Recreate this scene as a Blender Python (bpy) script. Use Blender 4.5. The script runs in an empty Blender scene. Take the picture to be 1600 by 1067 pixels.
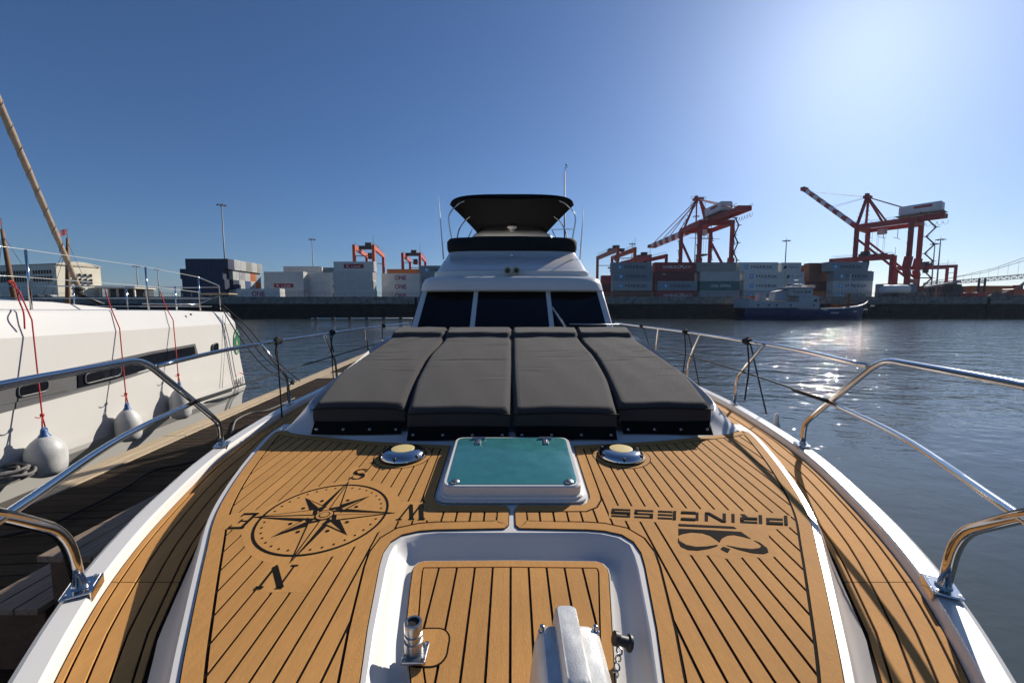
import bpy, bmesh, math, random
from mathutils import Vector, Matrix, geometry
from math import sin, cos, tan, pi, radians, hypot, atan, atan2
random.seed(7)
S = bpy.context.scene
COL = S.collection
V = Vector
# ---------------------------------------------------------------- camera
F = 622.0                      # focal length in photo pixels (1600 wide)
HC = 2.65                      # eye above the water
TH = atan(53 / F)              # looking slightly down
cam = bpy.data.cameras.new('camera'); cam.lens = F / 1600 * 36; cam.sensor_width = 36
cam.clip_start = .02; cam.clip_end = 9000
camo = bpy.data.objects.new('camera', cam); COL.objects.link(camo)
camo.location = (0, 0, HC); camo.rotation_euler = (pi / 2 - TH, 0, 0)
S.camera = camo
# ---------------------------------------------------------------- light
SUN_AZ, SUN_EL = radians(40.5), radians(28)
w = bpy.data.worlds.new('World'); S.world = w; w.use_nodes = True
nt = w.node_tree; nt.nodes.clear()
out = nt.nodes.new('ShaderNodeOutputWorld'); bg = nt.nodes.new('ShaderNodeBackground')
sky = nt.nodes.new('ShaderNodeTexSky'); sky.sky_type = 'NISHITA'; sky.sun_disc = False
sky.sun_elevation = SUN_EL; sky.sun_rotation = SUN_AZ
sky.altitude = 0; sky.air_density = 1.0; sky.dust_density = .66; sky.ozone_density = 10.0
bg.inputs['Strength'].default_value = .067
nt.links.new(sky.outputs[0], bg.inputs[0]); nt.links.new(bg.outputs[0], out.inputs[0])
sl = bpy.data.lights.new('sun', 'SUN'); sl.energy = 5.0; sl.angle = radians(.5); sl.color = (1, .93, .83)
so = bpy.data.objects.new('sun', sl); COL.objects.link(so)
so.rotation_euler = V((sin(SUN_AZ) * cos(SUN_EL), cos(SUN_AZ) * cos(SUN_EL), sin(SUN_EL))).to_track_quat('Z', 'Y').to_euler()
so.location = (30, 30, 40)
S.view_settings.view_transform = 'Standard'; S.view_settings.look = 'None'
S.view_settings.exposure = .35; S.view_settings.gamma = 1
S.render.film_transparent = False
S.cycles.max_bounces = 6; S.cycles.transparent_max_bounces = 8
# ---------------------------------------------------------------- photo pixel -> place
def ray(x, y):
    u = (x - 800) / F; v = (y - 533.5) / F
    return V((u, cos(TH) - v * sin(TH), -(sin(TH) + v * cos(TH))))
def pl(x, y, z0, s=0.0):       # on the plane z = HC + z0 + s*Y
    r = ray(x, y); t = z0 / (r.z - s * r.y)
    return V((r.x * t, r.y * t, HC + r.z * t))
def oy(x, y, Y):
    r = ray(x, y); t = Y / r.y
    return V((r.x * t, Y, HC + r.z * t))
def ox(x, y, X):
    r = ray(x, y); t = X / r.x
    return V((X, r.y * t, HC + r.z * t))
D0, DS = -.9, .055
def dz(Y): return HC + D0 + DS * Y          # the raised foredeck
def dk(x, y, h=0): return pl(x, y, D0 + h, DS)
SDK = .945                                  # side deck sits a little below the raised foredeck
SD = HC - .975 * SDK                              # side deck level
def itp(tab, x):
    if x <= tab[0][0]: return tab[0][1]
    for (a, b), (c, d) in zip(tab, tab[1:]):
        if x <= c: return b + (d - b) * (x - a) / (c - a)
    return tab[-1][1]
def smooth(tab, n=60):                      # Catmull-Rom through a table of (x, y)
    P = [V((a, b)) for a, b in tab]; res = []
    P = [P[0] * 2 - P[1]] + P + [P[-1] * 2 - P[-2]]
    k = max(2, n // (len(P) - 3))
    for i in range(1, len(P) - 2):
        for j in range(k):
            t = j / k; a, b, c, d = P[i - 1:i + 3]
            res.append(.5 * ((2 * b) + (c - a) * t + (2 * a - 5 * b + 4 * c - d) * t * t + (3 * b - a - 3 * c + d) * t ** 3))
    res.append(P[-2]); return [(p.x, p.y) for p in res]
# ---------------------------------------------------------------- materials
M = {}
def mat(name, col, rough=.5, metal=0., var=.12, scale=3., bump=0., bscale=60., spec=.5, stretch=(1, 1, 1), coord='pos', var2=None, rnd=0., coat=0., sheen=0., blotch=0.):
    m = bpy.data.materials.new(name); m.use_nodes = True; M[name] = m
    N = m.node_tree.nodes; L = m.node_tree.links; b = N['Principled BSDF']
    b.inputs['Roughness'].default_value = rough; b.inputs['Metallic'].default_value = metal
    b.inputs['Specular IOR Level'].default_value = spec
    b.inputs['Coat Weight'].default_value = coat
    b.inputs['Sheen Weight'].default_value = sheen
    if coord == 'pos': g = N.new('ShaderNodeNewGeometry').outputs['Position']
    else: g = N.new('ShaderNodeTexCoord').outputs['Object']
    mp = N.new('ShaderNodeMapping'); mp.inputs['Scale'].default_value = stretch; L.new(g, mp.inputs[0])
    nz = N.new('ShaderNodeTexNoise'); nz.inputs['Scale'].default_value = scale; nz.inputs['Detail'].default_value = 6
    nz.inputs['Roughness'].default_value = .62; L.new(mp.outputs[0], nz.inputs[0])
    rp = N.new('ShaderNodeValToRGB'); rp.color_ramp.elements[0].position = .28; rp.color_ramp.elements[1].position = .72
    c = V(col); c0 = c * (1 - var); c1 = c * (1 + var) if var2 is None else V(var2)
    rp.color_ramp.elements[0].color = (*c0, 1); rp.color_ramp.elements[1].color = (*c1, 1)
    L.new(nz.outputs[0], rp.inputs[0]); last = rp.outputs[0]
    if blotch:
        nb2 = N.new('ShaderNodeTexNoise'); nb2.inputs['Scale'].default_value = 2.3; nb2.inputs['Detail'].default_value = 7; nb2.inputs['Roughness'].default_value = .7; L.new(g, nb2.inputs[0])
        mb2 = N.new('ShaderNodeMapRange'); mb2.inputs['From Min'].default_value = .3; mb2.inputs['From Max'].default_value = .7; mb2.inputs['To Min'].default_value = 1 - blotch; mb2.inputs['To Max'].default_value = 1 + blotch * .6
        L.new(nb2.outputs[0], mb2.inputs['Value']); mv2 = N.new('ShaderNodeVectorMath'); mv2.operation = 'SCALE'; L.new(last, mv2.inputs[0]); L.new(mb2.outputs[0], mv2.inputs['Scale']); last = mv2.outputs[0]
    if rnd:
        oi = N.new('ShaderNodeObjectInfo'); mr = N.new('ShaderNodeMapRange')
        mr.inputs['To Min'].default_value = 1 - rnd; mr.inputs['To Max'].default_value = 1 + rnd
        L.new(oi.outputs['Random'], mr.inputs['Value'])
        mx = N.new('ShaderNodeVectorMath'); mx.operation = 'SCALE'
        L.new(last, mx.inputs[0]); L.new(mr.outputs[0], mx.inputs['Scale']); last = mx.outputs[0]
    L.new(last, b.inputs['Base Color'])
    if bump:
        n2 = N.new('ShaderNodeTexNoise'); n2.inputs['Scale'].default_value = bscale; n2.inputs['Detail'].default_value = 4
        L.new(mp.outputs[0], n2.inputs[0])
        bp = N.new('ShaderNodeBump'); bp.inputs['Strength'].default_value = bump; bp.inputs['Distance'].default_value = .01
        L.new(n2.outputs[0], bp.inputs['Height']); L.new(bp.outputs[0], b.inputs['Normal'])
        rr = N.new('ShaderNodeMapRange'); rr.inputs['To Min'].default_value = max(0, rough - .08); rr.inputs['To Max'].default_value = min(1, rough + .08)
        L.new(nz.outputs[0], rr.inputs['Value']); L.new(rr.outputs[0], b.inputs['Roughness'])
    return m
mat('teak', (.495, .250, .079), .8, spec=.15, var=.085, scale=9, bump=.25, bscale=60, stretch=(14, .6, 14), rnd=.06, blotch=.12)
mat('teak_cross', (.495, .250, .079), .8, spec=.15, var=.10, scale=9, bump=.2, bscale=60, stretch=(9, 2, 9), rnd=.05, blotch=.10)
mat('caulk', (.010, .009, .008), .9, spec=.08, var=.3, scale=40)
mat('gelcoat', (.64, .62, .585), .28, var=.03, scale=2.2, coat=.3)
mat('gelcoat_dull', (.66, .66, .64), .45, var=.05, scale=5, bump=.1, bscale=220)
mat('steel', (.62, .61, .60), .10, 1., var=.04, scale=8)
mat('steel_dull', (.45, .44, .43), .32, 1., var=.18, scale=30)
mat('cast', (.60, .60, .58), .42, .45, var=.16, scale=22, bump=.08, bscale=240)
mat('cushion', (.052, .046, .041), .95, var=.10, scale=2.5, bump=.35, bscale=900, spec=.2, sheen=.12, blotch=.12)
mat('canvas', (.012, .012, .013), .85, var=.2, scale=6, bump=.2, bscale=500, spec=.25)
mat('tint', (.006, .007, .010), .04, var=.2, scale=1)
mat('hatchglass', (.040, .185, .195), .22, var=.16, scale=14, bump=.12, bscale=260, coat=.5)
mat('cream', (.62, .50, .22), .4, var=.05, scale=20)
mat('black', (.012, .012, .012), .5, var=.2, scale=20)
mat('rope_black', (.012, .012, .013), .85, var=.3, scale=60, bump=.8, bscale=120)
mat('rope_red', (.42, .022, .025), .8, var=.25, scale=60)
mat('rope_grey', (.16, .155, .15), .9, var=.3, scale=40, bump=.8, bscale=120)
mat('rubber_white', (.46, .46, .45), .5, var=.16, blotch=.2, scale=7, bump=.15, bscale=60)
mat('rubber_blue', (.02, .09, .26), .45, var=.1, scale=8)
mat('brass', (.28, .22, .15), .3, 1., var=.15, scale=30)
mat('dockwood', (.030, .020, .013), .85, spec=.15, var=.45, scale=5, bump=.7, bscale=40, stretch=(.7, 9, 4), rnd=.28)
mat('dockedge', (.40, .31, .20), .75, var=.25, scale=5, bump=.4, bscale=40, stretch=(9, .7, 4), rnd=.10)
mat('stepwood', (.085, .042, .026), .7, var=.45, scale=5, bump=.5, bscale=40, stretch=(5, .7, 5))
mat('steptop', (.22, .16, .11), .75, var=.4, scale=6, bump=.5, bscale=40, stretch=(8, .8, 5))
mat('catwhite', (.58, .565, .53), .16, var=.02, scale=1.5, coat=.2)
mat('catgrey', (.10, .10, .10), .4, var=.08, scale=3)
mat('sailcloth', (.30, .22, .15), .85, var=.25, scale=12, bump=.5, bscale=30)
mat('green', (.02, .13, .07), .4, var=.1, scale=10)
mat('red_paint', (.55, .03, .05), .45, var=.1, scale=4)
# ---------------------------------------------------------------- builders
def obj(name, bm, m, parent=None, smooth=False, auto=None):
    me = bpy.data.meshes.new(name)
    if isinstance(bm, bmesh.types.BMesh):
        bmesh.ops.recalc_face_normals(bm, faces=bm.faces[:]) if not getattr(bm, 'keep', False) else None
        bm.to_mesh(me); bm.free()
    else: me = bm
    if smooth:
        for p in me.polygons: p.use_smooth = True
        if auto is not None: me.set_sharp_from_angle(angle=radians(auto))
    o = bpy.data.objects.new(name, me); COL.objects.link(o)
    if m is not None and not me.materials: me.materials.append(M[m] if isinstance(m, str) else m)
    if parent is not None: o.parent = parent; o.matrix_parent_inverse = parent.matrix_world.inverted() if parent.type == 'EMPTY' and False else Matrix()
    return o
def tag(o, label, cat, group=None, kind=None):
    if label: o['label'] = label
    if cat: o['category'] = cat
    if group: o['group'] = group
    if kind: o['kind'] = kind
    return o
def thing(name, label, cat, group=None):
    o = bpy.data.objects.new(name, None); COL.objects.link(o); o.empty_display_size = .2
    return tag(o, label, cat, group)
def put(o, loc, rz=0): o.location = loc; o.rotation_euler = (0, 0, rz); return o
def nb(): return bmesh.new()
def box(bm, c, s, rz=0, rot=None):
    mtx = Matrix.Translation(V(c)) @ (rot if rot is not None else Matrix.Rotation(rz, 4, 'Z')) @ Matrix.Diagonal((*s, 1))
    return bmesh.ops.create_cube(bm, size=1, matrix=mtx)['verts']
def bbox(c, s, b=.01, seg=2, rz=0):
    bm = nb(); box(bm, (0, 0, 0), s)
    bmesh.ops.bevel(bm, geom=bm.edges[:], offset=b, segments=seg, affect='EDGES', profile=.5)
    bmesh.ops.transform(bm, matrix=Matrix.Translation(V(c)) @ Matrix.Rotation(rz, 4, 'Z'), verts=bm.verts[:])
    return bm
def beam(bm, a, b, wd, ht=None, up=(0, 0, 1)):
    a, b = V(a), V(b); d = b - a; L = d.length
    if L < 1e-6: return
    ht = ht or wd; z = d.normalized(); u = V(up)
    if abs(z.dot(u)) > .98: u = V((0, 1, 0))
    x = u.cross(z).normalized(); y = z.cross(x)
    R = Matrix((x, y, z)).transposed().to_4x4()
    box(bm, (a + b) / 2, (wd, ht, L), rot=R)
def fil(pts, r=.08, n=5):                   # round the corners of a polyline
    pts = [V(p) for p in pts]; res = [pts[0]]
    for a, b, c in zip(pts, pts[1:], pts[2:]):
        d1 = (a - b); d2 = (c - b); q = min(r, d1.length * .45, d2.length * .45)
        p1 = b + d1.normalized() * q; p2 = b + d2.normalized() * q
        for i in range(n + 1):
            t = i / n; res.append(p1 * (1 - t) ** 2 + b * 2 * t * (1 - t) + p2 * t * t)
    res.append(pts[-1]); return res
def cr3(pts, k=8):
    P = [V(p) for p in pts]; P = [P[0] * 2 - P[1]] + P + [P[-1] * 2 - P[-2]]; res = []
    for i in range(1, len(P) - 2):
        for j in range(k):
            t = j / k; a, b, c, d = P[i - 1:i + 3]
            res.append(.5 * ((2 * b) + (c - a) * t + (2 * a - 5 * b + 4 * c - d) * t * t + (3 * b - a - 3 * c + d) * t ** 3))
    res.append(P[-2]); return res
def tube(bm, pts, r, seg=10, cap=True):
    pts = [V(p) for p in pts]; rings = []; n = len(pts); prev = None
    for i, p in enumerate(pts):
        t = (pts[min(i + 1, n - 1)] - pts[max(i - 1, 0)]).normalized()
        if prev is None:
            u = V((0, 0, 1)) if abs(t.z) < .9 else V((1, 0, 0))
            x = t.cross(u).normalized()
        else: x = (prev - t * prev.dot(t)).normalized()
        prev = x; y = t.cross(x); rr = r[i] if isinstance(r, (list, tuple)) else r
        rings.append([bm.verts.new(p + (x * cos(2 * pi * k / seg) + y * sin(2 * pi * k / seg)) * rr) for k in range(seg)])
    for a, b in zip(rings, rings[1:]):
        for k in range(seg): bm.faces.new((a[k], a[(k + 1) % seg], b[(k + 1) % seg], b[k]))
    if cap: bm.faces.new(rings[0][::-1]); bm.faces.new(rings[-1])
    return bm
def lathe(bm, prof, c=(0, 0, 0), seg=20, mtx=None):
    rings = []; c = V(c)
    for r, z in prof:
        rings.append([bm.verts.new(V((cos(2 * pi * k / seg) * r, sin(2 * pi * k / seg) * r, z)) + c) for k in range(seg)])
    for a, b in zip(rings, rings[1:]):
        for k in range(seg): bm.faces.new((a[k], a[(k + 1) % seg], b[(k + 1) % seg], b[k]))
    bm.faces.new(rings[0][::-1]); bm.faces.new(rings[-1])
    if mtx is not None: bmesh.ops.transform(bm, matrix=mtx, verts=[v for r in rings for v in r])
    return bm
def grid(rows, closed=False):
    bm = nb(); R = [[bm.verts.new(p) for p in r] for r in rows]
    for a, b in zip(R, R[1:]):
        n = len(a)
        for k in range(n if closed else n - 1):
            q = (a[k], a[(k + 1) % n], b[(k + 1) % n], b[k])
            if len({tuple(v.co) for v in q}) >= 3:
                try: bm.faces.new(q)
                except ValueError: pass
    return bm
def caps(bm, ring):
    bm.verts.ensure_lookup_table()
def solid(rows):                            # closed loft of closed rings with both ends capped
    bm = nb(); R = [[bm.verts.new(p) for p in r] for r in rows]; n = len(R[0])
    for a, b in zip(R, R[1:]):
        for k in range(n): bm.faces.new((a[k], a[(k + 1) % n], b[(k + 1) % n], b[k]))
    bm.faces.new(R[0][::-1]); bm.faces.new(R[-1]); return bm
def rrect(x0, x1, y0, y1, r, n=5):
    pts = []
    for cx, cy, a in ((x1 - r, y1 - r, 0), (x0 + r, y1 - r, 90), (x0 + r, y0 + r, 180), (x1 - r, y0 + r, 270)):
        for i in range(n + 1):
            t = radians(a + 90 * i / n); pts.append((cx + r * cos(t), cy + r * sin(t)))
    return pts
def fillpoly(outer, holes=()):              # flat polygon with holes, z = 0
    bm = nb(); E = []
    for lp in (outer, *holes):
        vs = [bm.verts.new((p[0], p[1], 0)) for p in lp]
        for a, b in zip(vs, vs[1:] + vs[:1]): E.append(bm.edges.new((a, b)))
    bmesh.ops.triangle_fill(bm, use_beauty=True, use_dissolve=False, edges=E, normal=(0, 0, 1))
    for e in [e for e in bm.edges if not e.link_faces]: bm.edges.remove(e)
    return bm
def area(p): return .5 * sum(a[0] * b[1] - b[0] * a[1] for a, b in zip(p, p[1:] + p[:1]))
def inset(p, d):                            # inward offset of a polygon
    if area(p) < 0: p = p[::-1]
    n = len(p); res = []
    for i in range(n):
        a, b, c = V(p[i - 1]), V(p[i]), V(p[(i + 1) % n])
        e1 = (b - a).normalized(); e2 = (c - b).normalized()
        n1 = V((-e1.y, e1.x)); n2 = V((-e2.y, e2.x)); m = n1 + n2
        if m.length < 1e-4: m = n1
        m = m.normalized(); k = d / max(.45, m.dot(n1)); q = b + m * k; res.append((q.x, q.y))
    return res
def rise(bm, h0, h1, zf):                   # flat pieces -> slabs lying on the surface zf(x, y)
    bmesh.ops.dissolve_limit(bm, angle_limit=.02, verts=bm.verts[:], edges=bm.edges[:])
    r = bmesh.ops.extrude_face_region(bm, geom=bm.faces[:])
    top = {v for v in r['geom'] if isinstance(v, bmesh.types.BMVert)}
    for v in bm.verts: v.co.z = zf(v.co.x, v.co.y) + (h1 if v in top else h0)
    return bm
def frame(p, d, h0, h1, zf):                # slab ring between a polygon and its inset
    q = inset(p, d); p = p if area(p) > 0 else p[::-1]
    z = lambda r, h: [V((x, y, zf(x, y) + h)) for x, y in r]
    return grid([z(p, h0), z(p, h1), z(q, h1), z(q, h0)], True)
def islands(bm):
    seen = set(); res = []
    for f in bm.faces:
        if f in seen: continue
        st = [f]; grp = []; seen.add(f)
        while st:
            g = st.pop(); grp.append(g)
            for e in g.edges:
                for k in e.link_faces:
                    if k not in seen: seen.add(k); st.append(k)
        res.append(grp)
    return res
def strips(outer, holes, x0, pitch, gap, axis=0):
    lo = min(p[axis] for p in outer); hi = max(p[axis] for p in outer); res = []
    k = math.floor((lo - x0) / pitch)
    no = (1, 0, 0) if axis == 0 else (0, 1, 0)
    while x0 + k * pitch < hi:
        a = x0 + k * pitch + gap / 2; b = a + pitch - gap; k += 1
        bm = fillpoly(outer, holes)
        for co, inn, ou in ((a, True, False), (b, False, True)):
            c = (co, 0, 0) if axis == 0 else (0, co, 0)
            bmesh.ops.bisect_plane(bm, geom=bm.verts[:] + bm.edges[:] + bm.faces[:], plane_co=c, plane_no=no, clear_inner=inn, clear_outer=ou)
        for grp in islands(bm):
            if sum(f.calc_area() for f in grp) < 2e-4: continue
            b2 = nb(); mp = {}
            for f in grp:
                vs = []
                for v in f.verts:
                    if v not in mp: mp[v] = b2.verts.new(v.co)
                    vs.append(mp[v])
                b2.faces.new(vs)
            res.append(b2)
        bm.free()
    return res
TXT = {}
def textmesh(s, bold=.0, spacing=1.):
    k = (s, bold, spacing)
    if k not in TXT:
        cu = bpy.data.curves.new('lettering', 'FONT'); cu.body = s; cu.offset = bold; cu.space_character = spacing; cu.resolution_u = 3
        o = bpy.data.objects.new('lettering', cu); COL.objects.link(o)
        dg = bpy.context.evaluated_depsgraph_get(); dg.update()
        me = bpy.data.meshes.new_from_object(o.evaluated_get(dg)); bpy.data.objects.remove(o)
        xs = [v.co.x for v in me.vertices]; ys = [v.co.y for v in me.vertices]
        cx, cy = (min(xs) + max(xs)) / 2, (min(ys) + max(ys)) / 2
        for v in me.vertices: v.co.x -= cx; v.co.y -= cy
        me.materials.clear()
        TXT[k] = (me, max(xs) - min(xs), max(ys) - min(ys))
    return TXT[k]
def text(s, m, parent, c, wd, ht, xdir=(1, 0, 0), ydir=(0, 0, 1), bold=.0, spacing=1., name='lettering'):
    me, tw, th = textmesh(s, bold, spacing); me2 = me.copy()
    X, Y = V(xdir).normalized(), V(ydir).normalized(); Z = X.cross(Y)
    for v in me2.vertices: v.co = V(c) + X * (v.co.x * wd / tw) + Y * (v.co.y * ht / th)
    return obj(name, me2, m, parent)
# ================================================================= THE YACHT
Y = thing('motor_yacht', 'white motor yacht with teak foredeck and black flybridge canopy, seen from its bow', 'yacht')
mir = lambda pts: [(-p[0], p[1]) for p in pts]
GW = smooth([(-.42, .02), (-.25, .22), (0, .48), (.5, .94), (.93, 1.27), (1.35, 1.53), (1.87, 1.76), (2.6, 2.0), (3.56, 2.17), (4.3, 2.23), (6, 2.3), (9, 2.3), (12.4, 2.12)], 80); GW = [(y * SDK, x * SDK) for y, x in GW]   # (Y, half beam)
gw = lambda y: itp(GW, y)
IN = smooth([(.2, .42), (.5, .66), (.95, .954), (1.18, 1.11), (1.4, 1.23), (1.71, 1.40), (2.22, 1.60), (2.8, 1.72), (4, 1.80), (6, 1.82), (12, 1.8)], 60); IN = [(y * SDK, x * SDK) for y, x in IN]
inn = lambda y: itp(IN, y)
ys = [g[0] for g in GW]
# hull shell: gunwale down to below the water
rows = []
for y, x in GW:
    k = min(1, max(0, (y + .42) / 5)); fl = .55 + .42 * k ** .6
    half = [(x, SD + .02), (x + .012, SD + .01), (x + .012, SD - .05), (x * (1 - .06 * (1 - k)), HC - 1.25), (x * (fl + .12), HC - 1.9), (x * fl, .1), (x * fl * .8, -.5)]
    rows.append([V((-a, y, b)) for a, b in half[::-1]] + [V((a, y, b)) for a, b in half][0:])
hb = nb()
L = [r[:7] for r in rows]; R = [r[7:] for r in rows]
bm = grid(L); o1 = obj('hull', bm, 'gelcoat', Y, True, 50); bm = grid(R)
bm2 = nb(); bm2.from_mesh(o1.data); me = bpy.data.meshes.new('t'); bm.to_mesh(me); bm.free(); bm2.from_mesh(me)
vs = [bm2.verts.new((s * a, 12.4 * SDK, b)) for s, a, b in ((-1, 2.0, SD + .045), (1, 2.0, SD + .045), (1, 1.6, -.5), (-1, 1.6, -.5))]; bm2.faces.new(vs)
bm2.to_mesh(o1.data); bm2.free(); bpy.data.meshes.remove(me)
for p in o1.data.polygons: p.use_smooth = True
# deck pan (white, under everything)
bm = grid([[V((-g + .01, y, SD - .012)), V((g - .01, y, SD - .012))] for y, g in GW]); obj('deck_pan', bm, 'gelcoat_dull', Y)
# toe rail on both sides
for s in (-1, 1):
    rows = []
    for y, g in GW:
        wd = min(.075, g * .6)
        rows.append([V((s * (g - wd - .012), y, SD - .008)), V((s * (g - wd - .004), y, SD + .026)), V((s * (g - wd + .004), y, SD + .036)), V((s * (g - .012), y, SD + .038)), V((s * (g + .006), y, SD + .028)), V((s * (g + .010), y, SD - .03))])
    obj('toe_rail', grid(rows), 'gelcoat', Y, True, 24)
# raised foredeck: coaming wall and white border
EP = [(1340, 1190), (1322, 1067), (1306, 984), (1281, 869), (1262, 800), (1224, 737), (1186, 690), (1168, 673)]
ED = smooth([(p.x, p.y) for p in (dk(*q) for q in EP)], 40)     # outer edge of the teak panel (x, y) from bow to aft
E2 = [(y, x) for x, y in ED]
edge = lambda y: itp(E2, y)
IN = [(y, x) if y < E2[0][0] else (y, min(x, edge(y) + itp([(.7, .15), (1.1, .10), (1.6, .055), (2.4, .05)], y))) for y, x in IN if y < 2.2] + [(2.5, 1.50), (2.7, 1.60)] + [(y, x) for y, x in IN if y > 3]
for s in (-1, 1):
    rows = []
    for i in range(40):
        y = .25 + (2.55 - .25) * i / 39; e = edge(y) if y > E2[0][0] else E2[0][1] - (E2[0][0] - y) * .75
        b = inn(y) - .012; e2 = min(e + .026, b - .016)
        rows.append([V((s * (e - .03), y, dz(y) - .001)), V((s * (e + .02), y, dz(y) - .001)), V((s * e2, y, dz(y) - .008)), V((s * (e2 + min(.014, (b - e2) * .4)), y, dz(y) - .03)), V((s * b, y, SD + .012)), V((s * (b + .004), y, SD - .01))])
    obj('coaming', grid(rows), 'gelcoat', Y, True, 50)
# side decks: long curved planks
yj = [.2, .85, 1.27, 2.75, 4.2, 6.0, 8.5, 11.2]
fr = [.012, .13, .375, .63, .87, .988]
for s in (-1, 1):
    dp = obj('side_deck', grid([[V((s * (inn(y) - .012), y, SD - .006)), V((s * (gw(y) - .080), y, SD - .006))] for y in [.2 + i * .11 for i in range(101)]]), 'caulk', Y)
    for a, b in zip(yj, yj[1:]):
        n = max(3, int((b - a) / .1))
        for f0, f1 in zip(fr, fr[1:]):
            top = []; side = []
            for i in range(n + 1):
                y = a + .0015 + (b - a - .003) * i / n; x0 = inn(y); x1 = gw(y) - .084; wdt = x1 - x0
                xa = x0 + wdt * f0 + .0036; xb = x0 + wdt * f1 - .0036
                top.append([V((s * xa, y, SD - .006)), V((s * xa, y, SD - .0025)), V((s * (xa + .0015), y, SD - .001)), V((s * (xb - .0015), y, SD - .001)), V((s * xb, y, SD - .0025)), V((s * xb, y, SD - .006))])
            bm = grid(top)
            obj('plank', bm, 'teak', dp)
# white deck moulding of the foredeck with the locker recess cut out
IN5 = [(1066, 1190), (1039, 1067), (1027, 982), (1008, 884), (1002, 864), (990, 847), (972, 836), (945, 830), (919, 828)]
rec = [(p.x, p.y) for p in (dk(x - 10 if y > 860 else x - 6, y + 3) for x, y in IN5)]
rec = [(rec[0][0] + .02, .35)] + rec + [(0, rec[-1][1])]
recess = rec + mir(rec[:-1])[::-1]
outer = [(E2[0][1] - .03, .35)] + [(a - .02, b) for a, b in ED] + [(1.4, 2.62)]
outer = outer + mir(outer)[::-1]
zf = lambda x, y: dz(y)
bm = fillpoly(outer, [recess]); bmesh.ops.translate(bm, verts=bm.verts[:], vec=(0, 0, 0))
for v in bm.verts: v.co.z = dz(v.co.y) - .002
obj('foredeck_moulding', bm, 'gelcoat', Y)
LD = lambda y: HC - .968 + .068 * y           # locker lid level
rows = []
for d, f in ((0, 0), (.006, .06), (.014, .22), (.045, .85), (.058, .97), (.085, 1.0)):
    rows.append([V((p, q, (dz(q) - .002) * (1 - f) + (LD(q) - .012) * f)) for p, q in inset(recess, d)])
obj('locker_recess', grid(rows, True), 'gelcoat', Y, True, 60)
bm = fillpoly(inset(recess, .080))
for v in bm.verts: v.co.z = LD(v.co.y) - .012
obj('locker_floor', bm, 'gelcoat', Y)
# ---- teak panels
PITCH, GAP = .0545, .0082
neck = [(812, 826), (806, 821), (805, 797), (810, 790.5), (908, 790.5), (917, 787), (922, 779), (921, 772), (897, 697)]
aft = [(1025, 690.5), (1100, 683), (1137, 679), (1160, 673.5)]
pp = [(p.x, p.y) for p in (dk(*q) for q in IN5)] + [(p.x, p.y) for p in (dk(*q) for q in neck + aft)] + [(a - .006, b) for a, b in ED[::-1][1:]]
pp = [(E2[0][1] - .12, .42), (.30, .42)] + pp + []
rp_ = pp if area(pp) > 0 else pp[::-1]
z3 = lambda x, y: (260 + x / 4, 680 + y / 4)
z4 = lambda x, y: (900 + x / 4, 680 + y / 4)
xy = lambda p: (p.x, p.y)
quietL = [(350, 592), (362, 510), (500, 476), (590, 470), (745, 396), (880, 346), (985, 314), (1075, 296), (1148, 285), (1150, 205), (1250, 205), (1262, 282), (1300, 296), (1365, 310), (1425, 343), (1465, 418), (1550, 420), (1640, 430), (1690, 440), (1690, 535), (1450, 540), (1390, 558), (1240, 672), (1105, 735), (985, 785), (960, 815), (830, 987), (720, 987), (605, 990), (540, 960), (645, 805), (565, 780), (500, 740), (478, 668), (460, 600)]
quietR = [(205, 444), (380, 449), (555, 454), (735, 464), (910, 471), (1085, 481), (1270, 494), (1340, 508), (1352, 578), (1200, 600), (1212, 690), (1262, 757), (1190, 782), (1070, 754), (990, 792), (858, 752), (760, 764), (640, 734), (588, 642), (530, 549), (440, 546), (345, 541), (245, 536), (205, 520)]
lights = dk(970, 713)
for s in (1, -1):
    poly = rp_ if s == 1 else mir(rp_)[::-1]
    bm = fillpoly(inset(poly, -.003)); 
    for v in bm.verts: v.co.z = dz(v.co.y) + .0008
    pan = obj('teak_panel', bm, 'caulk', Y)
    inp = inset(poly, .050); inp2 = inset(poly, .042)
    bm = frame(poly, .042, .001, .0042, zf); obj('margin_board', bm, 'teak_cross', pan)
    for b in strips(inp, (), 0.0, PITCH, GAP): obj('plank', rise(b, .001, .004, zf), 'teak', pan)
    q = [xy(dk(*z3(*p))) for p in quietL] if s == -1 else [xy(dk(*z4(*p))) for p in quietR]
    obj('emblem_panel', rise(fillpoly(q), .001, .00415, zf), 'teak', pan)
    c = (s * lights.x, lights.y)
    ring = lambda r, n=40: [(c[0] + r * cos(2 * pi * k / n), c[1] + r * sin(2 * pi * k / n)) for k in range(n)]
    obj('light_ring_seam', rise(fillpoly(ring(.151), [ring(.147)]), .001, .0050, zf), 'caulk', pan)
    obj('light_ring', rise(fillpoly(ring(.1475)), .001, .0047, zf), 'teak_cross', pan)
    # deck light
    lt = obj('deck_light', lathe(nb(), [(.118, 0), (.118, .006), (.114, .016), (.104, .028), (.086, .036), (.062, .039)], (c[0], c[1], dz(c[1]) + .0045), 40), 'steel', Y, True, 50)
    obj('lens', lathe(nb(), [(.060, .037), (.060, .0405), (.052, .042), (.02, .043)], (c[0], c[1], dz(c[1]) + .0045), 32), 'cream', lt, True, 40)
    obj('gasket', lathe(nb(), [(.124, 0), (.124, .004), (.117, .005)], (c[0], c[1], dz(c[1]) + .0045), 40), 'black', lt, True, 40)
    for k in range(6):
        a = k * pi / 3 + .4
        obj('screw_slot', lathe(nb(), [(.008, .0), (.008, .024), (.005, .027)], (c[0] + .109 * cos(a), c[1] + .109 * sin(a), dz(c[1]) + .006), 8), 'black', lt, True, 40)
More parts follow.
